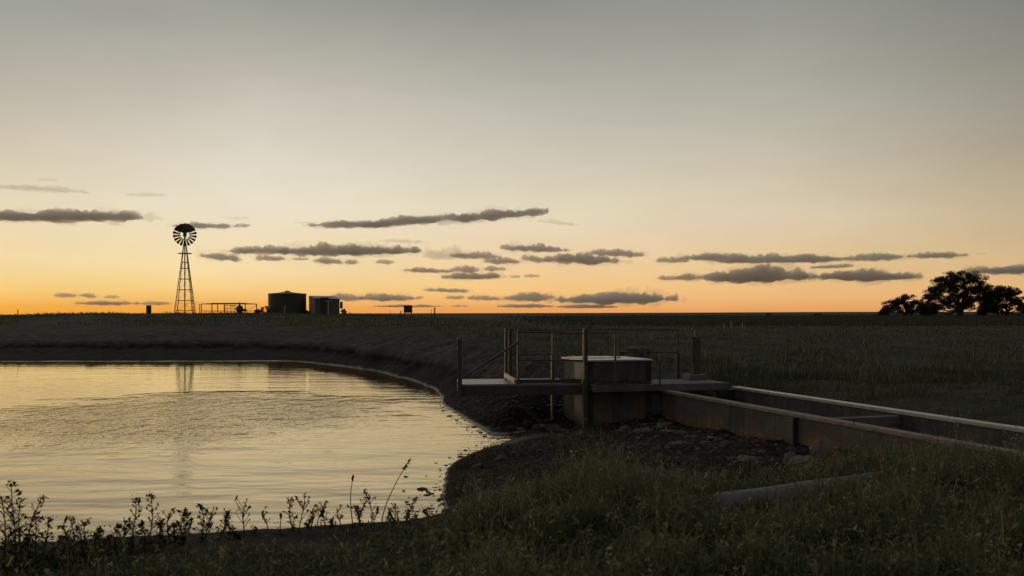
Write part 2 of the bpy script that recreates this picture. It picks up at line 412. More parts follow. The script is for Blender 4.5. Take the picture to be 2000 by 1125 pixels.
# ------------------------------------------------------------------ ground
CP = []   # x, y, z, mud


def cp(px, py, d, mud=0.0):
    p = P(px, py, d); CP.append((p.x, p.y, p.z, mud))


def cxy(x, y, z, mud=0.0): CP.append((x, y, z, mud))


WZ = lambda py: EYE * FPX / (py - HZ)
SHORE_FAR = [(-700, 708), (-400, 707), (-100, 706.5), (100, 706), (300, 706), (470, 705.5), (570, 705.5), (640, 712), (720, 722), (790, 738), (840, 755), (864, 775), (866, 790), (900, 811), (935, 835), (968, 853), (1030, 836), (1072, 826)]
SHORE_NEAR = [(1078, 831), (1035, 846), (975, 866), (915, 888), (872, 915), (862, 960), (868, 1000)]


def shore_curve(pts, n=4):
    q = [((px - 1000) / FPX * WZ(py), WZ(py)) for px, py in pts]; o = []
    for i in range(len(q) - 1):
        p0, p1, p2, p3 = (np.array(q[max(0, min(len(q) - 1, i + k))]) for k in (-1, 0, 1, 2))
        for t in np.arange(n) / n:
            o.append(.5 * (2 * p1 + (p2 - p0) * t + (2 * p0 - 5 * p1 + 4 * p2 - p3) * t * t + (3 * p1 - p0 - 3 * p2 + p3) * t ** 3))
    return o + [np.array(q[-1])]


for x, y in shore_curve(SHORE_FAR, 4): cxy(x, y, 0, 1)
for x, y in shore_curve(SHORE_NEAR, 4): cxy(x, y, 0, 1)
for x, y in [(-2.2, 10.6), (-4, 10.2), (-6, 9.9), (-9, 9.6), (-14, 9.3), (-24, 9.5), (-34, 14), (-38, 28), (-36, 42)]: cxy(x, y, 0, 1)
# bed of the dam
for x, y in [(-3.5, 14), (-3, 18), (-6, 24), (-8, 32), (-12, 42), (-20, 44), (-28, 40), (-12, 14), (-20, 16), (-28, 24), (-18, 28), (-10, 20)]: cxy(x, y, -1.2, 1)
for px, d in ((990, 19.2), (1020, 19.85), (1045, 20.4), (1066, 20.95)): cxy((px - 1000) / FPX * d, d, -.02, 1)
for px, d in ((1000, 20.1), (1030, 20.75), (1058, 21.25)): cxy((px - 1000) / FPX * d, d, .09, 1)
# far bank: steep wet lip, shelf, grassed crest
for px in (-700, -350, 0, 130, 260, 390, 520):
    cp(px, 689, 52.0, 1); cp(px, 672, 57.0, 1); cp(px, 668, 58.4, 1); cp(px, 656, 62.0, 1); cp(px, 645, 67.5, .8); cp(px, 633, 75, .1)
for px, py, d in ((-350, 625, 92), (0, 620.5, 88), (70, 618, 88), (140, 614.5, 92), (300, 613.5, 95), (361, 612.6, 107), (440, 611.5, 100), (520, 612, 104), (560, 612.5, 104), (630, 613, 104), (700, 613, 104)): cp(px, py, d, 0)
for px, py, d in ((0, 640, 70), (90, 630, 77), (150, 622, 84)): cp(px, py, d, .75)
for px, py, d, mu in ((640, 700, 47.0, 1), (640, 680, 50, 1), (640, 668, 53, 1), (640, 652, 60, .9), (640, 636, 70, .1), (720, 708, 42.3, 1), (720, 690, 43, 1), (730, 672, 45, 1), (730, 655, 51, .8), (740, 640, 62, .1), (790, 715, 37.5, 1), (800, 690, 39, 1), (810, 668, 42, 1), (820, 648, 49, .4), (830, 634, 60, 0),
                      (850, 735, 32.7, 1), (870, 710, 33.8, 1), (880, 685, 35.5, 1), (890, 660, 41, .8), (900, 642, 50, .1), (890, 760, 26.9, 1), (920, 735, 28, 1), (940, 705, 29.5, 1), (955, 680, 33, .9), (970, 655, 40, .2), (980, 640, 52, 0),
                      (930, 800, 22.8, 1), (965, 775, 23.4, 1), (990, 745, 24.6, 1), (1010, 715, 26.5, .9), (1030, 690, 29.5, .5), (1040, 668, 36, .1), (1050, 650, 46, 0),
                      (985, 825, 20.8, 1), (1020, 795, 21.4, 1), (1050, 765, 22.3, 1), (1075, 740, 23.3, .8), (1080, 805, 21.5, 1), (1110, 745, 23.8, .7), (1180, 742, 23.5, .4), (1250, 742, 23.2, .3), (1330, 742, 22.9, .3)): cp(px, py, d, mu)
# behind the channel
for px, py, d in ((1380, 750, 22.4), (1420, 752, 22.6), (1560, 772, 20.0), (1700, 794, 17.5), (1850, 822, 15.0), (2000, 846, 13.6), (2200, 880, 11.8)): cp(px, py, d, .12)
for px, py, d in ((1150, 700, 31), (1400, 700, 32), (1700, 700, 32), (2000, 700, 32), (2300, 700, 32), (1150, 660, 50), (1500, 660, 50), (2000, 660, 50), (2500, 660, 50), (1500, 725, 26), (1800, 745, 23), (2100, 760, 21)): cp(px, py, d, 0)
for px in (850, 1100, 1500, 2000, 2600): cp(px, 637 if px > 900 else 628, 85, 0); cp(px, 619, 190, 0)
# inside the channel
U = Vector((.280, -.960, 0)); V_ = Vector((.960, .280, 0))
N0 = Vector((2.97, 21.0, 0)); F0 = N0 + V_ * 2.0
for t in (.6, 2.5, 5, 7.5, 10, 12.5):
    q = N0 + V_ * 1.0 + U * t; cxy(q.x, q.y, .18, 1)
# mud flat on the near side
for px, py, d, mu in ((1100, 845, 19.9, 1), (1140, 838, 19.75, 1), (1210, 836, 19.7, 1), (1275, 830, 19.6, 1), (1000, 868, 18.0, 1), (1000, 905, 15.2, 1), (940, 930, 14.2, 1), (930, 985, 12.0, .6), (1050, 940, 13.2, .8), (1200, 900, 14.2, 1), (1200, 865, 17.0, 1), (1330, 865, 17.2, 1), (1450, 882, 15.3, 1), (1400, 925, 12.7, 1), (1300, 920, 13.3, 1), (1290, 820, 20.0, 1), (1400, 838, 18.0, 1), (1535, 858, 16.1, 1), (1500, 905, 13.6, 1), (1600, 905, 13.2, 1), (1650, 880, 14.4, 1), (1750, 895, 12.9, .7), (1850, 915, 11.6, .2), (2000, 935, 10.4, 0)): cp(px, py, d, mu)
# near ground where the photographer stands
for px, py, d, mu in ((1380, 1005, 9.2, .3), (1560, 965, 10.0, .3), (1740, 950, 10.7, .1), (1900, 955, 10.0, 0), (2050, 1000, 9.0, 0), (1200, 1000, 9.0, .1), (1000, 1000, 10.0, .2), (880, 1010, 10.6, .5),
                      (860, 1010, 10.2, .6), (700, 1022, 9.0, .6), (500, 1036, 8.5, .6), (300, 1052, 8.0, .5), (0, 1081, 7.3, .4), (-400, 1118, 6.5, .3), (700, 1062, 8.2, .3), (300, 1100, 7.2, .2), (0, 1135, 6.4, .2)): cp(px, py, d, mu)
for px in (-500, 0, 500, 1000, 1500, 2000, 2500): cp(px, 1125, 6.7, 0)
for px in (1000, 1500, 2000): cp(px, 1050, 8.0, 0)
for x, y in [(-6, 3), (0, 3), (6, 3), (0, -6), (14, -3), (-14, -3), (0, -30), (-40, -20), (40, -20), (12, 6), (16, 12)]: cxy(x, y, .7, 0)
# the plain out to the horizon
for d, dz in ((300, 0), (700, 0), (2000, 0), (6000, 0), (22000, 0)):
    for px, py in ((-1500, 622), (-300, 620.5), (0, 618.5), (150, 614.8), (300, 614), (500, 613.2), (700, 612.2), (1000, 611.6), (1400, 610.3), (1700, 609.2), (2000, 609.0), (2600, 609), (3800, 609)):
        k = {300: 1.5, 700: .4}.get(d, 0)
        cp(px, py + k, d, 0)
for r in (100, 400, 2000, 20000):
    for a in (100, 140, 180, 220, 260): cxy(r * math.sin(R(a)), r * math.cos(R(a)), 1.0, 0)
CP = np.array(CP)


def rbf_fit(cp_):
    D = np.sqrt(((cp_[:, None, :2] - cp_[None, :, :2]) ** 2).sum(-1)); n = len(cp_)
    # far points are compressed so that near and far share one smooth sheet
    A = np.zeros((n + 3, n + 3)); A[:n, :n] = D + np.eye(n) * -1e-6; A[:n, n] = 1; A[:n, n + 1:n + 3] = cp_[:, :2]; A[n:, :n] = A[:n, n:].T
    b = np.zeros((n + 3, 2)); b[:n] = cp_[:, 2:4]
    return np.linalg.solve(A, b)


def warp(x, y):
    r = np.sqrt(x * x + y * y) + 1e-9
    k = np.where(r > 30, 30 + 30 * np.log(np.maximum(r, 30) / 30), r) / r
    return x * k, y * k


wx, wy = warp(CP[:, 0], CP[:, 1]); CPW = np.column_stack([wx, wy, CP[:, 2], CP[:, 3]])
WTS = rbf_fit(CPW)


def terrain(x, y, detail=True):
    x = np.asarray(x, float); y = np.asarray(y, float); sh = x.shape; x = x.ravel(); y = y.ravel()
    X, Y = warp(x, y); z = np.zeros((len(x), 2)); n = len(CPW)
    for i in range(0, len(x), 40000):
        sl = slice(i, i + 40000)
        D = np.sqrt((X[sl, None] - CPW[None, :, 0]) ** 2 + (Y[sl, None] - CPW[None, :, 1]) ** 2)
        z[sl] = D @ WTS[:n] + WTS[n] + X[sl, None] * WTS[n + 1] + Y[sl, None] * WTS[n + 2]
    h = z[:, 0]; mud = np.clip(z[:, 1], 0, 1)
    r = np.sqrt(x * x + y * y)
    cr = (x < -.5) & (y < 10.9)
    if detail:
        near = 1 - sstep(45, 140, r)
        amp = (.035 + .05 * mud) * near
        # keep the shoreline where it is: fade the relief out towards the water's edge
        amp = amp * (.04 + .96 * sstep(.03, .45, np.abs(h)))
        amp = np.where(cr, amp * .22, amp)
        lum = np.abs(fbm(x * .9, y * .9, 3, 5, .55)) - .25
        h = h + amp * (lum * 1.6 + .5 * fbm(x * 3.1, y * 3.1, 9, 3))
        # eroded steps along the far bank
        st = mud * near * sstep(24, 34, y) * sstep(.15, .5, h)
        h = h + st * .06 * fbm(x * .5, y * .8, 21, 4)
        # the old full-water mark: a small eroded step with a shelf above it
        hh = h - .58 - .06 * fbm(x * .25, y * .5, 61, 3)
        h = h + mud * near * sstep(30, 40, y) * .13 * np.tanh(hh / .035) * np.exp(-(hh / .22) ** 2)
        h = h + .10 * (1 - near) * sstep(80, 200, r) * (1 - sstep(400, 1500, r)) * fbm(x * .02, y * .02, 5, 3)
    # nothing of the ground stands up inside the channel or the chamber
    a_ = (x - 2.97) * .96 + (y - 21.0) * .28; t_ = (x - 2.97) * .28 - (y - 21.0) * .96
    h = np.where((a_ > .02) & (a_ < 1.98) & (t_ > .0), np.minimum(h, .06), h)
    return h.reshape(sh), mud.reshape(sh)


def zat(x, y): return float(terrain(np.array([x]), np.array([y]))[0][0])


def build_ground():
    fine = np.arange(-33, 33.01, .14)
    coarse = np.concatenate([np.arange(33.8, 60, 1.5), np.arange(61, 300, 6.0), np.arange(300, 326.5, 1.5)])
    ang = np.radians(np.concatenate([fine, coarse]))
    rr = [1.2]
    while rr[-1] < 5: rr.append(rr[-1] * 1.12)
    while rr[-1] < 70: rr.append(rr[-1] * 1.0042)
    while rr[-1] < 140: rr.append(rr[-1] * 1.009)
    while rr[-1] < 22000: rr.append(rr[-1] * 1.06)
    rr = np.array(rr); A, Rr = np.meshgrid(ang, rr)
    X = Rr * np.sin(A); Y = Rr * np.cos(A)
    Z, mud = terrain(X, Y)
    na, nr = len(ang), len(rr)
    idx = np.arange(na * nr).reshape(nr, na); nxt = np.roll(idx, -1, axis=1)
    F = np.stack([idx[:-1], idx[1:], nxt[1:], nxt[:-1]], -1).reshape(-1, 4)
    V = np.column_stack([X.ravel(), Y.ravel(), Z.ravel()])
    c0 = len(V); V = np.vstack([V, [[0, 0, .7]]])
    T = np.column_stack([np.full(na, c0), idx[0], nxt[0]])
    z = Z.ravel(); x = X.ravel(); y = Y.ravel()
    lim = np.where(y > 17.8, .040 + .025 * vnoise(x * .7, y * .7, 4), .012); wet = (1 - sstep(.003, lim, z)) * (y > 8)
    crop = sstep(82, 88, y + 2.0 * vnoise(x * .1, y * .1, 8)) * sstep(-6, 8, x)
    ap = lambda a: np.append(a, 0)
    o = npmesh('ground', V, [F, T], M['ground'], {'mud': ap(mud.ravel()), 'wet': ap(wet), 'crop': ap(crop)}, smooth=True)
    o['kind'] = 'structure'; o['label'] = 'dark grassed plain with bare mud banks round the dam'
    return o


ground = build_ground()
wb = MB(); wb.hexa([(-60, 8.0), (1.6, 8.0), (1.6, 60), (-60, 60)], -.30, 0.0)
# only the upper sheet is wanted
wme = bpy.data.meshes.new('water'); gx = [(-60, 8.0, 0), (1.35, 8.0, 0), (1.35, 60, 0), (-60, 60, 0)]
wme.from_pydata(gx, [], [(0, 1, 2, 3)]); wme.update(); water = bpy.data.objects.new('water', wme); C.objects.link(water); wme.materials.append(M['water'])
water['kind'] = 'structure'; water['label'] = 'rippled dam water reflecting the orange dusk sky'


# ------------------------------------------------------------------ grass
def blades(x, y, z, h, w, lean, tint, seed, az=None):
    """n grass blades: 5 points each, returns V, [quads, tris], tint"""
    rg = np.random.default_rng(seed); n = len(x)
    a = rg.uniform(0, 2 * np.pi, n) if az is None else az
    ca, sa = np.cos(a), np.sin(a)
    la = a + np.pi / 2 + rg.normal(0, .6, n); lx, ly = np.cos(la) * lean * h, np.sin(la) * lean * h
    b = np.stack([x, y, z], 1)
    wv = np.stack([ca * w, sa * w, np.zeros(n)], 1)
    mid = b + np.stack([lx * .3, ly * .3, h * .58], 1); tip = b + np.stack([lx, ly, h * (1 - .25 * lean)], 1)
    b = b - np.array([0, 0, .03])
    V = np.stack([b - wv, b + wv, mid + wv * .75, mid - wv * .75, tip], 1).reshape(-1, 3)
    k = np.arange(n)[:, None] * 5
    return V, [np.concatenate([k, k + 1, k + 2, k + 3], 1), np.concatenate([k + 3, k + 2, k + 4], 1)], np.repeat(tint, 5)


def leaves(c, size, tint, seed, flat=.5):
    """n small leaf quads at centres c"""
    rg = np.random.default_rng(seed); n = len(c)
    d = rg.normal(0, 1, (n, 3)); d[:, 2] *= flat; d /= np.linalg.norm(d, axis=1)[:, None]
    e = rg.normal(0, 1, (n, 3)); e -= d * (e * d).sum(1)[:, None]; e /= np.linalg.norm(e, axis=1)[:, None]
    s_ = size[:, None]
    V = np.stack([c - d * s_, c + e * s_ * .38, c + d * s_, c - e * s_ * .38], 1).reshape(-1, 3)
    k = np.arange(n)[:, None] * 4
    return V, np.concatenate([k, k + 1, k + 2, k + 3], 1), np.repeat(tint, 4)


def merge(parts):
    Vs, Q, T, A, n = [], [], [], [], 0
    for V, F, t in parts:
        for f in (F if isinstance(F, list) else [F]):
            (Q if f.shape[1] == 4 else T).append(f + n)
        Vs.append(V); A.append(t); n += len(V)
    out_ = []
    if Q: out_.append(np.concatenate(Q))
    if T: out_.append(np.concatenate(T))
    return np.concatenate(Vs), out_, np.concatenate(A)


def stuff(name, parts, material, label):
    V, F, t = merge(parts)
    o = npmesh(name, V, F, material, {'tint': t}); o['kind'] = 'stuff'; o['label'] = label
    return o


def in_channel(x, y, pad=.0):
    a = (x - N0.x) * V_.x + (y - N0.y) * V_.y; t = (x - N0.x) * U.x + (y - N0.y) * U.y
    return (a > -.25 - pad) & (a < 2.3 + pad) & (t > -3)


def scatter(n, px0, px1, d0, d1, seed, power=1.0):
    rg = np.random.default_rng(seed)
    d = np.sqrt(rg.uniform(d0 ** 2, d1 ** 2, n)) if power == 1 else np.exp(rg.uniform(math.log(d0), math.log(d1), n))
    px = rg.uniform(px0, px1, n); x = (px - 1000) / FPX * d
    return px, x, d


def foreground_grass():
    parts = []; rg = np.random.default_rng(5)
    px, x, y = scatter(150000, -160, 2180, 5.6, 12.6, 21)
    z, mud = terrain(x, y)
    clump = fbm(x * .8, y * .8, 31, 3) + .5 * fbm(x * 2.6, y * 2.6, 33, 2)
    # height of the sward: tall right of the water, short on the bank crest at the left
    tall = sstep(820, 980, px) * (.30 + .80 * sstep(-.45, .75, clump))
    hump = np.exp(-((px - 1180) / 95) ** 2 - ((y - 9.6) / 1.1) ** 2)
    side = sstep(1500, 1850, px) * sstep(8.5, 10.2, y)
    h = (.05 + .19 * tall + .24 * hump + .07 * side) * rg.lognormal(0, .33, len(x))
    keep = (mud + .35 * clump + rg.normal(0, .10, len(x)) < .40) & ~in_channel(x, y, .05) & (z > .1)
    keep &= (rg.uniform(0, 1, len(x)) < .35 + .65 * sstep(-.45, .35, clump + hump * 1.5))
    keep &= ~((px < 880) & (y > 7.2) & (rg.uniform(0, 1, len(x)) < .55))
    # the pipe lies clear: sparse short growth in front of it
    fp = np.clip((px - 1385) / 375, 0, 1); pd = 9.25 + 1.65 * fp - y
    clear = (px > 1400) & (px < 1720) & (pd > -.25) & (pd < 1.15)
    h = np.where(clear, h * (.40 + .42 * (pd > .45)), h); keep &= ~(clear & (rg.uniform(0, 1, len(x)) < .25))
    x, y, z, h, px, clump = (v[keep] for v in (x, y, z, h, px, clump))
    hump = hump[keep]; n = len(x); tint = np.clip(rg.beta(1.6, 2.4, n) * .66 + .14 * clump + .22 * hump, 0, .75)
    dead = rg.uniform(0, 1, n) < .05; tint[dead] = rg.uniform(.8, 1, dead.sum())
    parts.append(blades(x, y, z, h, .0035 + .004 * rg.uniform(0, 1, n), rg.uniform(.1, .75, n), tint, 1))
    # broad leaves of low weeds among the blades
    m = rg.choice(n, 90000); c = np.stack([x[m] + rg.normal(0, .03, len(m)), y[m] + rg.normal(0, .03, len(m)), z[m] + h[m] * rg.uniform(.05, .85, len(m))], 1)
    tl = np.clip(rg.beta(2, 2.2, len(m)) * .64 + .12 * clump[m] + .2 * hump[m], 0, .78); dd = rg.uniform(0, 1, len(m)) < .02; tl[dd] = rg.uniform(.85, 1, dd.sum())
    parts.append(leaves(c, rg.lognormal(-4.05, .42, len(m)), tl, 2, .8))
    q = rg.choice(n, 2600); q = q[((px[q] > 840) | (rg.uniform(0, 1, len(q)) < .35)) & ~((px[q] > 1380) & (px[q] < 1720) & (y[q] > 8.3) & (y[q] < 10.4))]; k2 = len(q)
    hs_ = (h[q] * .7 + .16) * rg.lognormal(0, .3, k2); ln_ = rg.uniform(.1, .9, k2); tt_ = rg.uniform(.45, 1, k2)
    parts.append(blades(x[q], y[q], z[q], hs_, np.full(k2, .0026), ln_, tt_, 31))
    for r_ in range(5):
        f_ = rg.uniform(.72, 1.0, k2); side_ = rg.normal(0, .012, (k2, 2))
        c2 = np.stack([x[q] + side_[:, 0], y[q] + side_[:, 1], z[q] + hs_ * f_ * .85], 1); parts.append(leaves(c2, rg.lognormal(-4.3, .35, k2), tt_, 40 + r_, 1.5))
    q = rg.choice(n, 5200); q = q[(px[q] > 700) & ~((px[q] > 1380) & (px[q] < 1720) & (y[q] > 8.3) & (y[q] < 10.4))]; c3 = np.stack([x[q], y[q], z[q] + h[q] * rg.uniform(.2, .95, len(q))], 1)
    parts.append(leaves(c3, rg.lognormal(-3.45, .35, len(q)), np.clip(rg.beta(2, 2.5, len(q)) * .75, 0, 1), 51, .9))
    stuff('foreground_grass', parts, M['grass'], 'dense dark green grass and low weeds along the bottom of the picture')


def orange_stems():
    rg = np.random.default_rng(15)
    px, x, y = scatter(2600, 1560, 2120, 10.2, 12.3, 41)
    cl = fbm(x * 1.6, y * 1.6, 51, 2)
    k = (cl + .6 * sstep(1560, 1900, px) > .25) & ~in_channel(x, y, .08); x, y, cl = x[k], y[k], cl[k]
    z, _ = terrain(x, y); n = len(x)
    h = rg.uniform(.12, .36, n); a = rg.uniform(0, 1, n)
    p = [blades(x, y, z, h, np.full(n, .0028), rg.uniform(.05, .45, n), a, 4)]
    c = np.stack([x + rg.normal(0, .03, n), y + rg.normal(0, .03, n), z + h * rg.uniform(.6, 1, n)], 1)
    p.append(leaves(c, rg.uniform(.008, .02, n), np.clip(a, 0, 1), 5, 1.6))
    stuff('dry_weed_stems', p, M['straw'], 'rusty orange dry weed stems against the near channel wall')


def pasture():
    parts = []; rg = np.random.default_rng(6)
    px, x, y = scatter(110000, 850, 2150, 21.8, 84, 61, 0)
    z, mud = terrain(x, y); cl = fbm(x * .22, y * .22, 71, 4) + .4 * fbm(x * .9, y * .9, 73, 2)
    k = (mud + rg.normal(0, .12, len(x)) < .45) & ~in_channel(x, y, .1) & (rg.uniform(0, 1, len(x)) < .25 + .75 * sstep(-.4, .5, cl)) & (z > .3)
    # nothing grows through the chamber and its slab
    k &= ~((x > .8) & (x < 4.7) & (y < 23.0))
    x, y, z, cl = x[k], y[k], z[k], cl[k]; n = len(x)
    big = np.exp(-((x - 7.0) / 3.0) ** 2 - ((y - 26) / 4.5) ** 2)
    h = (.035 + .075 * sstep(-.1, .8, cl) + .11 * big) * rg.lognormal(0, .5, n)
    tint = np.clip(rg.beta(1.8, 2.2, n) * .75 + .1 * cl, 0, .78); dead = rg.uniform(0, 1, n) < .08 + .14 * sstep(.1, .6, cl); tint[dead] = rg.uniform(.82, 1, dead.sum())
    h[dead] *= 1.5
    w = np.maximum(.004, y * .00030)
    parts.append(blades(x, y, z, h, w * rg.uniform(.6, 1.3, n), rg.uniform(.3, 1.3, n), tint, 3))
    stuff('pasture_grass', parts, M['pasture'], 'sparse tussocky grass on the paddock behind the channel')
    # nearer strip, right up to the far wall of the channel
    px, x, y = scatter(46000, 1390, 2200, 11.8, 26, 62, 1)
    a_ = (x - N0.x) * V_.x + (y - N0.y) * V_.y; cl = fbm(x * .5, y * .5, 75, 4); z, mud = terrain(x, y)
    k = (a_ > 2.12) & ((x > 4.75) | (y > 22.6)) & (rg.uniform(0, 1, len(x)) < .22 + .78 * sstep(-.35, .45, cl))
    x, y, z, cl = x[k], y[k], z[k], cl[k]; n = len(x)
    h = (.05 + .13 * sstep(-.1, .7, cl)) * rg.lognormal(0, .45, n); tint = np.clip(rg.beta(1.8, 2.2, n) * .72 + .12 * cl, 0, .78); dead = rg.uniform(0, 1, n) < .08; tint[dead] = rg.uniform(.82, 1, dead.sum())
    parts.append(blades(x, y, z, h, np.maximum(.0035, y * .00026) * rg.uniform(.6, 1.3, n), rg.uniform(.15, .9, n), tint, 13))
    bpy.data.objects.remove(bpy.data.objects['pasture_grass']); stuff('pasture_grass', parts, M['pasture'], 'sparse tussocky grass on the paddock behind the channel')
    parts = []
    px, x, y = scatter(60000, -120, 1000, 55, 104, 81, 0)
    z, mud = terrain(x, y); cl = fbm(x * .18, y * .3, 91, 4)
    k = (mud + .25 * cl + rg.normal(0, .12, len(x)) < .38) & (rg.uniform(0, 1, len(x)) < .2 + .8 * sstep(-.35, .5, cl))
    x, y, z, cl = x[k], y[k], z[k], cl[k]; n = len(x)
    h = (.07 + .14 * sstep(-.1, .8, cl)) * rg.lognormal(0, .35, n); tint = np.clip(rg.beta(2, 2, n) * .7 + .12 + .45 * cl, 0, 1)
    parts.append(blades(x, y, z, h, np.maximum(.01, y * .00030), rg.uniform(.1, .7, n), tint, 8))
    stuff('bank_grass', parts, M['pasture'], 'short dry grass on the far bank below windmill and tank')


def crop_sward():
    rg = np.random.default_rng(8)
    px, x, y = scatter(60000, 960, 2150, 84, 190, 101, 0)
    z, _ = terrain(x, y); n = len(x)
    kk = rg.uniform(0, 1, n) < sstep(960, 1300, px + rg.normal(0, 25, n)); x, y, z = x[kk], y[kk], z[kk]; n = len(x)
    h = rg.uniform(.22, .42, n) * sstep(83, 92, y); tint = np.clip(rg.beta(2, 3, n) * .55, 0, 1)
    stuff('crop', [blades(x, y, z, h, y * .00045, rg.uniform(.05, .4, n), tint, 9)], M['crop'], 'dark green crop standing along the flat horizon')


def slope_litter():
    rg = np.random.default_rng(77)
    px, x, y = scatter(42000, 780, 1500, 12, 34, 131, 0)
    z, mud = terrain(x, y); cl = fbm(x * .9, y * .9, 141, 3)
    k = (mud > .5) & (z > .03) & ~in_channel(x, y) & (cl + rg.normal(0, .25, len(x)) > .05); x, y, z = x[k], y[k], z[k]; n = len(x)
    V, F, t = blades(x, y, z + .02, rg.lognormal(-2.9, .4, n), np.full(n, .006), rg.uniform(1.2, 2.6, n), rg.beta(1.5, 2.2, n), 78)
    stuff('slope_litter', [(V, F, t)], M['litter'], 'brown stubble and plant litter lying on the bare slopes')


M['litter'] = leafmat('plant_litter', [(.04, .032, .022), (.10, .072, .045)], (.21, .16, .10), .15, .9)
slope_litter()
foreground_grass(); orange_stems(); pasture(); crop_sward()


def blob(c, r, seed, squash=(1, 1, 1), rough=.35, sub=3):
    bm = bmesh.new(); bmesh.ops.create_icosphere(bm, subdivisions=sub, radius=1.0)
    co = np.array([v.co[:] for v in bm.verts])
    d = 1 + rough * (fbm(co[:, 0] * 1.2 + seed * 3.7, co[:, 1] * 1.2 + co[:, 2] * 1.7, seed, 4)); co = co * d[:, None] * np.array(squash) * r
    fs = [tuple(v.index for v in f.verts) for f in bm.faces]; bm.free()
    return [Vector(c) + Vector(v) for v in co], fs


def shore_clods():
    rg = np.random.default_rng(12); V = []; F = []; n = 0
    spots = []
    sh = [(x, y) for x, y in SHORE_NEAR] + [(870, 1000)]
    for _ in range(170):
        i = rg.integers(1, len(sh) - 1); t = rg.uniform(); a, b_ = sh[i], sh[i + 1] if i + 1 < len(sh) else sh[i]
        px = a[0] + (b_[0] - a[0]) * t - abs(rg.normal(0, 20)) * (1.8 if a[1] > 900 else .8) + 6; py = a[1] + (b_[1] - a[1]) * t + rg.normal(0, 9)
        spots.append((px, py, rg.lognormal(-4.2, .45)))
    sf = SHORE_FAR[9:16]
    for _ in range(60):
        i = rg.integers(0, len(sf) - 1); t = rg.uniform(); a, b_ = sf[i], sf[i + 1]
        px = a[0] + (b_[0] - a[0]) * t - abs(rg.normal(0, 9)) + 3; py = a[1] + (b_[1] - a[1]) * t + rg.normal(0, 5) + 8
        spots.append((px, py, rg.lognormal(-4.0, .4)))
    for px, py, r in spots:
        d = WZ(py); x = (px - 1000) / FPX * d
        vs_, fs = blob((x, d, max(-.004, 0)), r, int(rg.integers(1, 60)), (1.5, 1, .55), .4, 1)
        V += vs_; F += [tuple(i + n for i in f) for f in fs]; n += len(vs_)
    me = MB(); me.v = V; me.f = F; o = me.build('shore_clods', M['dark']); o['kind'] = 'stuff'; o['label'] = 'dark clods and bits of debris in the shallows'
    # pale broken rubble below the channel wall
    V = []; F = []; n = 0; pool = [blob((0, 0, 0), 1, s_, (1.5, 1, .55), .75, 1) for s_ in range(31, 40)]
    for _ in range(85):
        t_ = rg.choice([1.6, 3.4, 4.6]) + rg.normal(0, .55); off = -abs(rg.normal(.7, .6)) - .2; x = N0.x + U.x * t_ + V_.x * off; y = N0.y + U.y * t_ + V_.y * off; z = zat(x, y)
        if z < .03: continue
        r = min(float(rg.lognormal(-3.45, .6)), .14); vs_, fs = pool[int(rg.integers(0, 9))]; a = rg.uniform(0, 6.28); ca, sa = math.cos(a), math.sin(a)
        V += [Vector((x + r * (v.x * ca - v.y * sa), y + r * (v.x * sa + v.y * ca), z + r * v.z + r * .15)) for v in vs_]; F += [tuple(k2 + n for k2 in f) for f in fs]; n += len(vs_)
    me = MB(); me.v = V; me.f = F; o = me.build('rubble', M['rock']); o['kind'] = 'stuff'; o['label'] = 'pale broken rubble on the mud below the channel wall'
    # stones on the bare mud
    x = np.concatenate([rg.uniform(-1.5, 6, 6000), rg.uniform(-1.6, 1.5, 3200)]); y = np.concatenate([rg.uniform(11.5, 30, 6000), rg.uniform(18.5, 26, 3200)]); z, mud = terrain(x, y)
    k = (mud > .62) & (z > .04) & ~in_channel(x, y); x, y, z = x[k], y[k], z[k]
    V = []; F = []; n = 0
    pool = [blob((0, 0, 0), 1, s_, (1.2, 1, .7), .45, 1) for s_ in range(1, 14)]
    for i in range(len(x)):
        r = float(rg.lognormal(-4.1, .6)); r = min(r, .09); vs_, fs = pool[int(rg.integers(0, 13))]; a = rg.uniform(0, 6.28); ca, sa = math.cos(a), math.sin(a)
        V += [Vector((x[i] + r * (v.x * ca - v.y * sa), y[i] + r * (v.x * sa + v.y * ca), z[i] + r * v.z + r * .1)) for v in vs_]; F += [tuple(k2 + n for k2 in f) for f in fs]; n += len(vs_)
    me = MB(); me.v = V; me.f = F; o = me.build('mud_clods', M['clod']); o['kind'] = 'stuff'; o['label'] = 'dried clods and small stones strewn over the bare mud'


M['clod'] = worn('mud_clod', (.035, .031, .027), (.085, .072, .06), 3, (.85, 1), 0, .6, 30)
shore_clods()


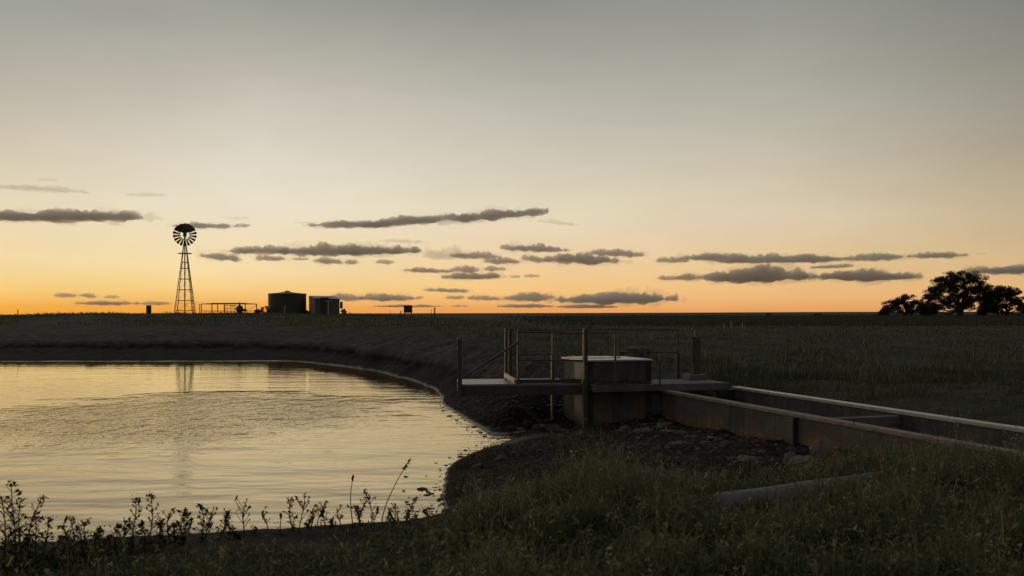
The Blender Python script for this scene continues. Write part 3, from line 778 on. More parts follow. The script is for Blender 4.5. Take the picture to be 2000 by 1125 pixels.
# ------------------------------------------------------------------ windmill
def windmill():
    b = P(361, 613, 107); b.z = zat(b.x, b.y) - .02
    hub_z = P(361, 459, 107).z; top_z = P(361, 470, 107).z
    t = empty('windmill', b, 'tall lattice water pumping windmill standing on the far bank', 'windmill', rz=R(18.2))
    H = hub_z - b.z; HT = top_z - b.z; hw, tw = .95, .07; ya = R(9)
    rot = lambda x, y, z: Vector((x * math.cos(ya) - y * math.sin(ya), x * math.sin(ya) + y * math.cos(ya), z))
    def corner(i, z):
        k = hw + (tw - hw) * z / HT; sx, sy = [(-1, -1), (1, -1), (1, 1), (-1, 1)][i]; return rot(sx * k, sy * k, z)
    for i in range(4): MB().tube([corner(i, -.15), corner(i, HT)], [.045, .036], 6).build('leg', M['mill'], t)
    zs = [P(361, py, 107).z - b.z for py in (606, 587, 566, 545, 524, 512)]
    for z in zs:
        m = MB()
        for i in range(4): m.bar(corner(i, z), corner((i + 1) % 4, z), .05, .06)
        m.build('girt', M['mill'], t)
    m = MB(); prev = 0.0
    for z in zs:
        for i in range(4): m.tube([corner(i, prev), corner((i + 1) % 4, z)], .011, 4); m.tube([corner((i + 1) % 4, prev), corner(i, z)], .011, 4)
        prev = z
    m.build('cross_bracing', M['mill'], t)
    zp = P(361, 495, 107).z - b.z; m = MB()
    m.box(rot(0, 0, zp), (1.32, 1.32, .06), rot(1, 0, 0)); m.build('work_platform', M['mill'], t)
    MB().tube([(0, 0, -.1), (0, 0, HT), (0, 0, H - .1)], [.06, .065, .10], 8).build('pump_rod', M['mill'], t)
    m = MB()
    for sx in (-.14, .14): m.bar(rot(.95, sx, -.1) * 1 + Vector((0, -.98, 0)) * 0, rot(.26, sx, zp), .03, .03)
    for k in range(22):
        f = (k + .5) / 22; x_ = .95 + (.26 - .95) * f; m.bar(rot(x_, -.14, -.1 + (zp + .1) * f), rot(x_, .14, -.1 + (zp + .1) * f), .02, .02)
    m.build('ladder', M['mill'], t)
    g = MB(); g.box((0, -.1, H), (.36, .7, .34)); g.box((0, -.15, H + .2), (.22, .34, .16)); g.build('gearbox', M['mill'], t, bevel=.04)
    # wheel, facing the photographer
    wh = MB(); c = Vector((0, -.55, H)); wh.tube([c + Vector((0, -.12, 0)), c + Vector((0, .1, 0))], .17, 14)
    w = wh.build('wheel', M['mill_sheet'], t)
    for rad in (.56, 1.1):
        n = 48; pts = [c + Vector((math.cos(a) * rad, .04, math.sin(a) * rad)) for a in np.linspace(0, 2 * math.pi, n + 1)]
        MB().tube(pts, .016, 5).build('rim', M['mill'], w)
    for k in range(6):
        a = k * math.pi / 3 + .26
        MB().tube([c + Vector((math.cos(a) * .12, .03, math.sin(a) * .12)), c + Vector((math.cos(a) * 1.12, .04, math.sin(a) * 1.12))], .014, 5).build('spoke', M['mill'], w)
    nb = 18
    for k in range(nb):
        a = 2 * math.pi * (k + .5) / nb; er = Vector((math.cos(a), 0, math.sin(a))); et = Vector((-math.sin(a), 0, math.cos(a)))
        vs_ = []; fs = []
        for rr, wd in ((.46, .13), (.80, .21), (1.22, .31)):
            for q in (-1, -.33, .33, 1):
                cw = wd * .5 * q; pit = R(26)
                vs_.append(c + er * rr + et * (cw * math.cos(pit)) + Vector((0, cw * math.sin(pit) + .03 * (1 - q * q), 0)))
        for i in range(2):
            for j in range(3): fs.append((i * 4 + j, i * 4 + j + 1, (i + 1) * 4 + j + 1, (i + 1) * 4 + j))
        o = MB().add(vs_, fs).build('blade', M['mill_sheet'], w); sd = o.modifiers.new('thickness', 'SOLIDIFY'); sd.thickness = .008
    # tail vane, furled flat behind the wheel
    n = 24; pts = []
    for i in range(n + 1):
        a = R(37 + 106 * i / n); pts.append((math.cos(a) * 1.26, math.sin(a) * 1.26))
    inner = [(-.62, .50), (-.22, .26), (.22, .26), (.62, .50)]
    prof = [Vector((x_, .62, H + z_)) for x_, z_ in pts + inner]
    k = len(prof); vs_ = prof + [p + Vector((0, .02, 0)) for p in prof]
    fs = [tuple(range(k)), tuple(range(k, 2 * k))[::-1]] + [(i, (i + 1) % k, k + (i + 1) % k, k + i) for i in range(k)]
    v = MB().add(vs_, fs).build('tail_vane', M['mill_sheet'], t)
    MB().tube([(0, .1, H + .02), (0, .62, H + .45)], .03, 6).build('tail_arm', M['mill'], t)
    return t


windmill()


# ------------------------------------------------------------------ tank, shed and the small things on the bank
def water_tank():
    d = 104; c = P(561, 611, d); c.z = zat(c.x, c.y) - .1; s_ = d / FPX; r = 36.3 * s_
    t = empty('water_tank', c, 'squat dark green round water tank with a low conical roof beside the shed', 'water tank')
    he = P(561, 574.5, d).z - c.z; ha = P(561, 569.6, d).z - c.z
    prof = []; nr = 14
    for i in range(nr * 2 + 1):
        z = he * i / (nr * 2); prof.append((r + (.02 if i % 2 else 0), z))
    MB().lathe(prof, n=64).build('tank_wall', M['tank'], t, smooth=True)
    MB().lathe([(r + .05, he - .02), (r + .06, he + .05), (r * .5, he + (ha - he) * .55), (.25, ha)], n=64).build('tank_roof', M['tank_roof'], t)
    MB().lathe([(.26, ha - .02), (.26, ha + .07), (.06, ha + .11)], n=16).build('hatch', M['tank_roof'], t)
    q = Vector((.25, -r - .06, .0)); MB().tube([q + Vector((0, 0, .9)), q + Vector((0, -.25, .75)), q + Vector((0, -.3, .1))], .05, 8).build('outlet_pipe', M['pale_metal'], t)


def shed():
    d = 102; a, b_ = P(614.5, 613, d), P(663, 613, d); c = P(603.5, 613, d + 2.6)
    L = Vector((c.x - a.x, c.y - a.y, 0)); W = Vector((b_.x - a.x, b_.y - a.y, 0)); base = a.copy(); base.z = zat(a.x, a.y) - .15
    t = empty('shed', base, 'small grey skillion roofed metal shed right of the green tank', 'shed')
    h1 = P(614, 583.5, d).z - base.z; h2 = P(663, 585.5, d).z - base.z; h3 = P(606, 579.5, d + 2.6).z - base.z; h4 = P(650, 580, d + 2.6).z - base.z
    z = Vector((0, 0, 0)); q = [z, W, W + L, L]; hs = [h1, h2, h4, h3]
    top = [v + Vector((0, 0, h)) for v, h in zip(q, hs)]
    def wall(i, name, m_):
        j = (i + 1) % 4; nrm = (q[j] - q[i]).cross(Vector((0, 0, 1))).normalized() * -.05
        vs_ = [q[i], q[j], top[j], top[i]]; vs_ += [v + nrm for v in vs_]
        return MB().add(vs_, [(0, 1, 2, 3), (7, 6, 5, 4), (0, 4, 5, 1), (1, 5, 6, 2), (2, 6, 7, 3), (3, 7, 4, 0)]).build(name, m_, t)
    wall(0, 'front_wall', M['shed']); wall(1, 'side_wall', M['shed']); wall(2, 'rear_wall', M['shed']); wall(3, 'side_wall', M['shed_lit'])
    cen = sum(top, Vector()) / 4
    ro = [cen + (v - cen) * 1.05 + Vector((0, 0, .03)) for v in top]
    MB().add(ro + [v + Vector((0, 0, .07)) for v in ro], [(3, 2, 1, 0), (4, 5, 6, 7), (0, 1, 5, 4), (1, 2, 6, 5), (2, 3, 7, 6), (3, 0, 4, 7)]).build('roof', M['shed_roof'], t)
    wx_ = W.normalized(); p0 = W * .22 + Vector((0, -.04, .02))
    MB().box(p0 + wx_ * .45 + Vector((0, 0, .95)), (.86, .05, 1.75), wx_).build('door', M['dark'], t)
    MB().box(W * .56 + Vector((0, -.06, .72)), (.14, .12, 1.44), wx_).build('downpipe', M['pale_metal'], t)
    MB().box(W * .56 + Vector((0, -.06, 1.47)), (.75, .1, .06), wx_).build('hood', M['pale_metal'], t)
    bx = MB(); bx.box(W + Vector((.12, .4, 1.05)), (.22, .5, .7)); bx.build('meter_box', M['dark'], t, bevel=.03)


water_tank(); shed()


def drum():
    d = 100; c = P(290.5, 613.6, d); c.z = zat(c.x, c.y) - .05; h = P(290, 597, d).z - c.z
    t = empty('steel_drum', c, 'upright dark drum standing alone left of the windmill', 'drum')
    MB().lathe([(.25, 0), (.25, h * .32), (.27, h * .34), (.25, h * .36), (.25, h * .64), (.27, h * .66), (.25, h * .68), (.25, h)], n=24).build('shell', M['dark'], t)
    MB().lathe([(.27, h), (.27, h + .03), (.05, h + .04)], n=24).build('lid', M['dark'], t)


def rail_yard():
    d0, d1 = 98, 102.5
    fl, fr = P(414, 611, d0), P(479, 611, d0); bl, br = P(393, 611, d1), P(501, 611, d1)
    for p in (fl, fr, bl, br): p.z = zat(p.x, p.y)
    o = fl.copy(); t = empty('pipe_yard', o, 'low pipe rail yard round the pump between windmill and tank', 'railing')
    top = P(414, 592.8, d0).z; topb = P(393, 594, d1).z; low = .22
    def post(p, z1, r=.05): MB(o).tube([(p.x, p.y, p.z - .2), (p.x, p.y, z1)], r, 7).build('post', M['mill'], t)
    def rail(a, b_, r=.045, name='rail'): MB(o).tube([a, b_], r, 7).build(name, M['mill'], t)
    post(fl, top); post(fr, top); post(bl, topb); post(br, topb)
    for px in (425, 439): p = P(px, 611, d0); p.z = fl.z; post(p, top, .04)
    p = P(389.5, 611, d1); p.z = bl.z; post(p, topb, .035)
    up = lambda p, z: Vector((p.x, p.y, z))
    rail(up(fl, top), up(fr, top), .06); rail(up(fl, top), up(bl, topb)); rail(up(fr, top), up(br, topb)); rail(up(bl, topb), up(br, topb), .03)
    rail(up(fl, fl.z + .25), up(fr, fr.z + .25), .035); rail(up(bl, bl.z + .25), up(fl, fl.z + .25), .035); rail(up(fr, fr.z + .25), up(br, br.z + .25), .03)
    mid = MB(o); mid.tube([up(fr, fr.z + .45), up(fr, fr.z + .45) * .5 + up(br, br.z + .62) * .5 + Vector((0, 0, -.08)), up(br, topb - .1)], .018, 5); mid.build('stay_wire', M['mill'], t)


def pump():
    d = 100; c = P(468, 611, d); c.z = zat(c.x, c.y) - .02
    t = empty('pump', c, 'dark bulky pump with upright shaft inside the pipe rail yard', 'pump')
    V, F = blob((0, 0, .42), .40, 5, (1.0, .8, .85), .25, 3); MB().add(V, F).build('casing', M['dark'], t)
    MB().lathe([(.30, .55), (.20, .78), (.09, .84), (.07, 1.12)], n=16).build('shaft', M['dark'], t)
    MB().tube([(.2, 0, .38), (.62, 0, .33), (.75, 0, .3)], [.14, .10, .05], 10).build('outlet', M['dark'], t)
    for x_ in (-.22, .22): MB().box((x_, 0, .06), (.12, .4, .16)).build('skid', M['dark'], t)


def manifold():
    d = 100.6; c = P(452, 611, d); c.z = zat(c.x, c.y) - .02
    t = empty('pipe_manifold', c, 'rack of thin pipes and bends left of the dark pump', 'pipework')
    for x_ in (-.75, -.45, -.05, .28): MB().tube([(x_, 0, 0), (x_, 0, .85)], .028, 6).build('riser', M['mill'], t)
    for z_ in (.22, .48, .78): MB().tube([(-.6, 0, z_), (.55, 0, z_ + .01)], .024, 6).build('cross_pipe', M['mill'], t)
    for x_ in (.02, .3):
        pts = [Vector((x_ + .14 * math.cos(a), -.05, .62 + .2 * math.sin(a))) for a in np.linspace(0, math.pi, 9)]; MB().tube(pts, .028, 6).build('bend', M['mill'], t)


drum(); rail_yard(); pump(); manifold()


def control_box():
    d = 96; c = P(797, 612, d); c.z = zat(c.x, c.y); z0 = P(797, 611, d).z - c.z; z1 = P(797, 597, d).z - c.z
    t = empty('control_box', c, 'dark square control cabinet on two short legs with an aerial', 'cabinet')
    z0 = max(z0, .12); MB().box((0, 0, (z0 + z1) / 2), (.80, .35, z1 - z0)).build('cabinet', M['dark'], t, bevel=.02)
    for x_ in (-.33, .33): MB().bar((x_, 0, -.25), (x_, 0, z0), .07, .07, (0, 1, 0)).build('leg', M['dark'], t)
    MB().tube([(0, 0, z1), (0, 0, z1 + .22)], .025, 6).build('aerial', M['dark'], t)
    MB().box((0, 0, z1 + .02), (.86, .42, .04)).build('rain_hood', M['dark'], t)


def stick(name, px, py0, py1, d, r, label, cat, m_='dark', bend=0, group=None):
    c = P(px, py0, d); c.z = zat(c.x, c.y) - .1; h = P(px, py1, d).z - c.z
    o = MB(c).tube([c, c + Vector((bend * .4, 0, h * .6)), c + Vector((bend, 0, h))], [r, r * .95, r * .9], 7).build(name, M[m_]); return tag(o, label, cat, group)


control_box()
c_ = P(783, 612, 95); c_.z = zat(c_.x, c_.y) - .1
tag(MB(c_).tube([c_, c_ + Vector((0, 0, .1)), c_ + Vector((-.05, 0, .35)), c_ + Vector((-.05, 0, .62)), c_ + Vector((.07, 0, .72))], .05, 7).build('bent_pipe', M['dark']), 'short bent pipe stub left of the control cabinet', 'pipe')
stick('wooden_post', 849, 612, 600.5, 96, .07, 'thick short dark post right of the control cabinet', 'post')
stick('stake', 843, 612, 604, 97, .022, 'thin stake just left of the thick dark post', 'stake')
stick('stake', 762, 612, 606, 96, .02, 'thin stake left of the bent pipe stub', 'stake')
stick('stake', 35, 616.5, 604.5, 88, .045, 'slim dark stake alone on the skyline near the left edge', 'stake')
for px, lab in ((1414, 'pale stake at the paddock edge, leftmost of three behind the timber post'), (1428, 'tallest pale stake at the paddock edge, between two shorter ones'), (1450, 'pale stake at the paddock edge, rightmost of three')):
    stick('pale_stake', px, 639, 631 if px != 1428 else 627, 74, .032, lab, 'stake', 'orange_pipe', 0, 'pale stakes at the edge of the crop')


# ------------------------------------------------------------------ sluice: walkway, chamber, channel
A0 = Vector((1.47, 20.0, 0)); B0 = A0 + V_ * 1.48; DZ = .97
UP = Vector((0, 0, 1))


def xy(v): return (v.x, v.y)


def gate_chamber():
    t = empty('gate_chamber', A0, 'grey and brown concrete sluice chamber with a pale lid behind the railing', 'chamber')
    a, b_ = A0 + V_ * .06 - U * .06, B0 - U * .06; c, d_ = b_ - U * 1.48, a - U * 1.48; T = 1.405
    th = .16
    def wall(p, q, name, m_, z0=-.6, z1=T):
        n_ = (q - p).normalized().cross(UP) * -1
        return MB(A0).hexa([xy(p), xy(q), xy(q + n_ * th), xy(p + n_ * th)], z0, z1).build(name, m_, t, bevel=.012)
    wall(a, b_, 'front_wall', M['stained']); wall(b_, c, 'side_wall', M['wall_far']); wall(c, d_, 'rear_wall', M['wall_far']); wall(d_, a, 'side_wall', M['concrete'])
    g0, g1 = a - U * .02, a - U * .66; n_ = -V_
    MB(A0).hexa([xy(g0), xy(g1), xy(g1 + n_ * .03), xy(g0 + n_ * .03)], DZ + .02, T - .03).build('cover_plate', M['dark_steel'], t, bevel=.005)
    MB(A0).hexa([xy(g0), xy(g1), xy(g1 + n_ * .03), xy(g0 + n_ * .03)], -.5, DZ - .2).build('gate_guide', M['dark_steel'], t, bevel=.005)
    e = .025; q = [a - V_ * e + U * e, b_ + V_ * e + U * e, c + V_ * e - U * e, d_ - V_ * e - U * e]
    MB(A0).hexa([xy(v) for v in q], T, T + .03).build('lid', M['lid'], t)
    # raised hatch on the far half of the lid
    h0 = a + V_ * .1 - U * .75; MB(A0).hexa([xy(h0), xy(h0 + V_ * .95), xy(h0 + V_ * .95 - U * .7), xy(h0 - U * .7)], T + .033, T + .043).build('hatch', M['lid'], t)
    # ledge along the front, turning into the slab over the head of the channel
    L0 = A0 + V_ * .1 + U * .30
    MB(A0).hexa([xy(L0), xy(B0 + U * .30), xy(B0 + V_ * .02), xy(A0 + V_ * .1)], DZ - .16, DZ - .02).build('ledge', M['concrete'], t, bevel=.01)
    s0 = B0 + V_ * .03 - U * .05
    MB(A0).hexa([xy(s0), xy(s0 + V_ * 1.75), xy(s0 + V_ * 1.75 - U * 1.35), xy(s0 - U * 1.35)], DZ - .20, DZ - .05).build('slab', M['wall_far'], t, bevel=.012)
    MB(A0).hexa([xy(s0 - U * .12), xy(s0 + V_ * .5 - U * .12), xy(s0 + V_ * .5 - U * .3), xy(s0 - U * .3)], -.2, DZ - .205).build('head_wall', M['wall_far'], t)
    # steel corner column; added paler strip paints its sky-lit left edge
    cpos = A0 + U * .06 - V_ * .02; h = P(1148, 641, 20.0).z
    col = MB(A0).box(cpos + UP * ((h - .35) / 2), (.075, .10, h + .35), V_).build('corner_column', M['dark_steel'], t, bevel=.008)
    MB(A0).box(cpos - V_ * .0445 + UP * .36, (.012, .10, 1.2), V_).build('lit_edge', M['timber'], col)
    return t


def channel():
    t = empty('concrete_channel', N0, 'long open concrete channel with rust stained walls running towards the right edge', 'channel')
    Lc = 15.0; z1, z0 = .80, -.25; th = .12
    def wall(o, name, m_, start):
        p, q = o + U * start, o + U * Lc
        return MB(N0).hexa([xy(p), xy(q), xy(q + V_ * th), xy(p + V_ * th)], z0, z1 - .06).build(name, m_, t)
    wall(N0, 'near_wall', M['stained'], -.35); wall(F0 - V_ * th, 'far_wall', M['stained'], .0)
    def coping(o, name, m_, w, start):
        p, q = o + U * start, o + U * Lc
        return MB(N0).hexa([xy(p - V_ * .03), xy(q - V_ * .03), xy(q + V_ * w), xy(p + V_ * w)], z1 - .06, z1).build(name, m_, t, bevel=.01)
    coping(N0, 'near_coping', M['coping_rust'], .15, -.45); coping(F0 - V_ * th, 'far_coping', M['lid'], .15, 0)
    for tt in (5.25, 10.6):
        p = N0 + U * tt - V_ * .09
        MB(N0).hexa([xy(p), xy(p + U * .26), xy(p + U * .26 + V_ * .088), xy(p + V_ * .088)], -.2, z1 - .065).build('pilaster', M['dark_steel'], t, bevel=.01)
    for tt in (5.6,):
        p = N0 + U * tt + V_ * th; q = F0 + U * (tt - .1) - V_ * th
        MB(N0).bar(p + UP * (z1 - .16), q + UP * (z1 - .16), .14, .16).build('cross_beam', M['wall_far'], t, bevel=.01)
        w0, w1 = N0 + U * (tt - .5) + V_ * th, F0 + U * (tt - .5) - V_ * th
        MB(N0).hexa([xy(w0 + V_ * .0 + U * .3), xy(w1 + U * .3), xy(w1 + U * .2), xy(w0 + U * .2)], -.1, z1 - .32).build('shadow_panel', M['dark'], t)  # added dark panel painting the shadowed opening below the cross beam
    MB(N0).hexa([xy(F0 + U * .02 + V_ * .03), xy(F0 + U * .02 - V_ * .5), xy(F0 - U * .2 - V_ * .5), xy(F0 - U * .2 + V_ * .03)], -.2, z1 - .07).build('end_wall', M['dark_steel'], t, bevel=.01)


def walkway():
    n0, n1 = Vector((-1.05, 19.75, 0)), Vector((1.40, 20.0, 0)); f0, f1 = Vector((-1.18, 21.34, 0)), Vector((1.0, 21.5, 0))
    t = empty('walkway', n0, 'railed steel walkway reaching out over the bank to the water', 'walkway')
    e = (n1 - n0).normalized(); pn = Vector((-e.y, e.x, 0))
    MB(n0).hexa([xy(n0), xy(n1), xy(f1), xy(f0)], DZ - .045, DZ).build('deck', M['deck'], t, bevel=.006)
    for nm, p, q, s_ in (('beam', n0, n1, 1), ('beam', f0, f1, -1)):
        o_ = pn * (.04 * s_)
        MB(n0).bar(p + o_ + UP * (DZ - .135), q + o_ + UP * (DZ - .135), .07, .175).build(nm, M['dark_steel'], t, bevel=.006)
    MB(n0).bar(n0 + pn * .08 + e * .04 + UP * (DZ - .15), f0 - pn * .08 + e * .04 + UP * (DZ - .15), .07, .20).build('end_beam', M['dark_steel'], t, bevel=.006)
    # threshold board across the deck where the rails start
    p, q = n0 + e * 1.12 + pn * .03, f0 + e * 1.02 - pn * .12
    MB(n0).bar(p + UP * (DZ + .05), q + UP * (DZ + .09), .035, .10).build('threshold_board', M['pale_metal'], t)
    MB(n0).bar(n0 + e * 1.12 + pn * .06 + UP * (DZ + .045), n1 + pn * .06 + UP * (DZ + .045), .02, .085).build('toe_board', M['dark_steel'], t)
    RT = 2.03; r = .026
    def post(x_, y_, z0, z1, rr=.026, m_='steel', name='railing_post'): return MB(n0).tube([(x_, y_, z0), (x_, y_, z1)], rr, 8).build(name, M[m_], t)
    def rail(pts, rr=.018, name='top_rail', m_='dark_steel'): MB(n0).tube(pts, rr, 8).build(name, M[m_], t)
    near = lambda px, off=.05: (lambda k: n0 + e * k + pn * off)(next(k_ for k_ in np.arange(0, 3, .002) if (n0 + e * k_ + pn * off).x / (n0 + e * k_ + pn * off).y >= (px - 1000) / FPX))
    a = near(1012); b_ = near(1140)
    post(a.x, a.y, DZ - .2, P(1012, 644, a.y).z); post(b_.x, b_.y, DZ - .2, P(1140, 647, b_.y).z)
    c1 = Vector((-.13, 21.36, 0)); c2 = Vector((-.035, 21.38, 0)); c3 = Vector((.88, 21.44, 0))
    post(c1.x, c1.y, DZ - .2, P(988, 641, c1.y).z, .03); post(c2.x, c2.y, DZ, RT, .045, 'dark_steel')
    post(c3.x, c3.y, -.1, RT, .024, 'steel'); post(c3.x, c3.y, DZ, 1.50, .042, 'steel', 'post_sleeve')
    # the rails carry on round the chamber
    p1 = A0 + V_ * .60 + U * .12; p2 = B0 + V_ * .1 + U * .12; p3 = Vector((3.70, 22.2, 0)); p4 = Vector((2.36, 21.95, 0))
    z1 = P(1148, 648, 20).z
    post(p1.x, p1.y, DZ - .05, z1, .024); post(p2.x, p2.y, DZ - .1, z1 - .45, .02); post(p3.x, p3.y, DZ - .1, RT - .02, .018, 'dark_steel'); post(p3.x, p3.y, DZ - .1, 1.5, .045, 'dark_steel', 'post_sleeve'); post(p4.x, p4.y, .9, RT, .016, 'dark_steel')
    w = lambda v, z: (v.x, v.y, z)
    rail([w(a, RT - .02), w(b_, RT - .05), w(A0 + U * .02, RT - .04), w(p1, z1 - .02)], .016)
    rail([w(c1, RT), w(c3, RT - .01), w(p4, RT), w(p3, RT - .02)], .014)
    rail([w(c2, 1.50), w(c3, 1.49)], .014, 'mid_rail'); rail([w(a, 1.44), w(b_, 1.43)], .014, 'mid_rail'); rail([w(p4, 1.52), w(p3, 1.51)], .013, 'mid_rail')
    rail([w(n0 + e * .06 + pn * .04, 1.10), w(a, 1.80)], .022, 'brace_rod', 'steel')
    MB(n0).tube([(.86, 21.32, -.15), (.86, 21.32, DZ - .1)], .03, 8).build('support_pipe', M['pale_metal'], t)
    return t


def level_post():
    p = Vector((-1.03, 19.68, 0)); t = empty('level_post', (p.x, p.y, DZ - .26), 'dark upright post with a ringed cap at the open end of the walkway', 'post')
    h = P(901, 664, 19.7).z - (DZ - .26)
    MB().box((0, 0, h / 2), (.085, .085, h)).build('shaft', M['dark_steel'], t, bevel=.006)
    for k, z in enumerate((h + .012, h + .05, h + .085)): MB().lathe([(.055 - .012 * k, z - .01), (.058 - .012 * k, z), (.05 - .012 * k, z + .018)], n=14).build('cap_ring', M['steel'], t)


def timber_post():
    d = 21.9; p = P(1357, 742, d); p.z = DZ - .05; t = empty('timber_post', p, 'stout brown timber post with a pale bracket on top, on the concrete block', 'post')
    z = lambda py: P(1357, py, d).z - p.z
    MB().box((0, 0, .06), (.42, .40, .12), V_).build('base_block', M['wall_far'], t, bevel=.015)
    MB().box((.015, 0, (z(658) + .12) / 2), (.165, .16, z(658) - .12), V_).build('shaft', M['timber'], t, bevel=.01)
    MB().box((-.072, -.03, (z(642) + .4) / 2), (.018, .10, z(642) - .4), V_).build('lit_edge', M['timber'], t)  # added strip shaped for the post's sky-lit left edge
    MB().box((-.03, -.02, (z(642) + z(658)) / 2), (.07, .06, z(642) - z(658)), V_).build('bracket', M['pale_metal'], t)
    MB().box((.03, -.02, z(642)), (.20, .07, .02), V_).build('cap_plate', M['steel'], t)


gate_chamber(); channel(); walkway(); level_post(); timber_post()
q_ = A0 + V_ * .75 + U * .14
g_ = empty('steel_grate', (q_.x, q_.y, DZ - .018), 'dark flat steel grate lying on the ledge in front of the chamber', 'grate', rz=math.atan2(V_.y, V_.x))
m_ = MB(); m_.box((0, 0, .018), (1.15, .24, .03)); m_.build('grate_panel', M['dark_steel'], g_, bevel=.006)
m_ = MB()
for k in range(9): m_.box((-.5 + k * .125, 0, .048), (.03, .24, .026))
m_.build('bearer_bars', M['dark'], g_)

# pipe half buried in the grass
pa, pb = P(1385, 996, 9.25), P(1775, 938, 10.9)
pv = []
for k in range(14):
    f = k / 13; p = pa.lerp(pb, f); pv.append(p + Vector((0, 0, .003 * math.sin(k * 1.3))))
po = pv[0]
pp = MB(po).tube(pv, .14, 28).build('concrete_pipe', M['pipe'], None, smooth=True)
tag(pp, 'grey concrete pipe lying half buried in the foreground grass', 'pipe')


def rock(px, py, d, r, seed, sq, label):
    p = P(px, py, d); p.z = zat(p.x, p.y) + r * sq[2] * .45
    V, F = blob((0, 0, 0), r, seed, sq, .42, 4); o = MB().add(V, F).build('rock', M['rock'], None, smooth=False); o.location = p; o.rotation_euler[2] = seed
    return tag(o, label, 'rock', 'rocks on the mud below the channel')


rock(1605, 905, 12.9, .20, 3, (.8, .8, 1.05), 'tall pinkish rock on the mud just beyond the foreground pipe')
rock(1572, 925, 12.4, .19, 8, (1.4, .8, .45), 'low flat pinkish rock leaning against the tall pink rock')
rock(1545, 900, 13.4, .10, 5, (1, 1, .9), 'small round pinkish rock behind the low flat rock')
rock(1470, 900, 13.6, .15, 6, (1.5, 1, .5), 'reddish lump of rock alone on the mud left of the pink rocks')
rock(1500, 934, 12.3, .09, 11, (1.2, 1, .7), 'small grey rock beside the end of the foreground pipe')
rock(1238, 690, 29.5, .42, 19, (1.1, .8, .62), 'dark boulder on the slope behind the chamber lid')


def plant_tuft(name, px, py, d, n, h, label, m_, seed, spread=.12, grp=None):
    p = P(px, py, d); p.z = zat(p.x, p.y); rg = np.random.default_rng(seed)
    x, y = rg.normal(0, spread, n), rg.normal(0, spread, n)
    V, F, t = blades(x, y, np.zeros(n), h * rg.uniform(.4, 1.0, n), np.full(n, .008), rg.uniform(.1, .9, n), rg.uniform(0, 1, n), seed)
    o = npmesh(name, V, F, M[m_], {'tint': t}); o.location = p
    return tag(o, label, 'plant', grp)


plant_tuft('grass_tuft', 1392, 752, 21.3, 90, .50, 'pale leafy tuft growing at the head of the channel', 'plant', 3)


# ------------------------------------------------------------------ wire fence in the paddock
def wire_fence():
    p = [P(1357, 660, 32), P(1537, 722, 29.5), P(1903, 727, 29.0), P(2260, 735, 28)]
    o = p[1].copy(); o.z = zat(o.x, o.y); t = empty('wire_fence', o, 'thin post and wire fence crossing the paddock behind the channel', 'fence')
    tops = []
    for k, q in enumerate(p):
        z = zat(q.x, q.y); h = .85 if k < 2 else .70
        MB(o).tube([(q.x, q.y, z - .2), (q.x + .02, q.y, z + h)], .022, 6).build('post', M['dark'], t); tops.append((q.x, q.y, z + h))
    for f in (.97, .68):
        m = MB(o)
        for a, b_ in zip(tops[:-1], tops[1:]):
            pts = [Vector(a).lerp(Vector(b_), s_) + Vector((0, 0, -.85 * (1 - f) - .05 * math.sin(s_ * math.pi))) for s_ in np.linspace(0, 1, 9)]
            m.tube(pts, .0045, 4)
        m.build('wire', M['steel'], t)


wire_fence()


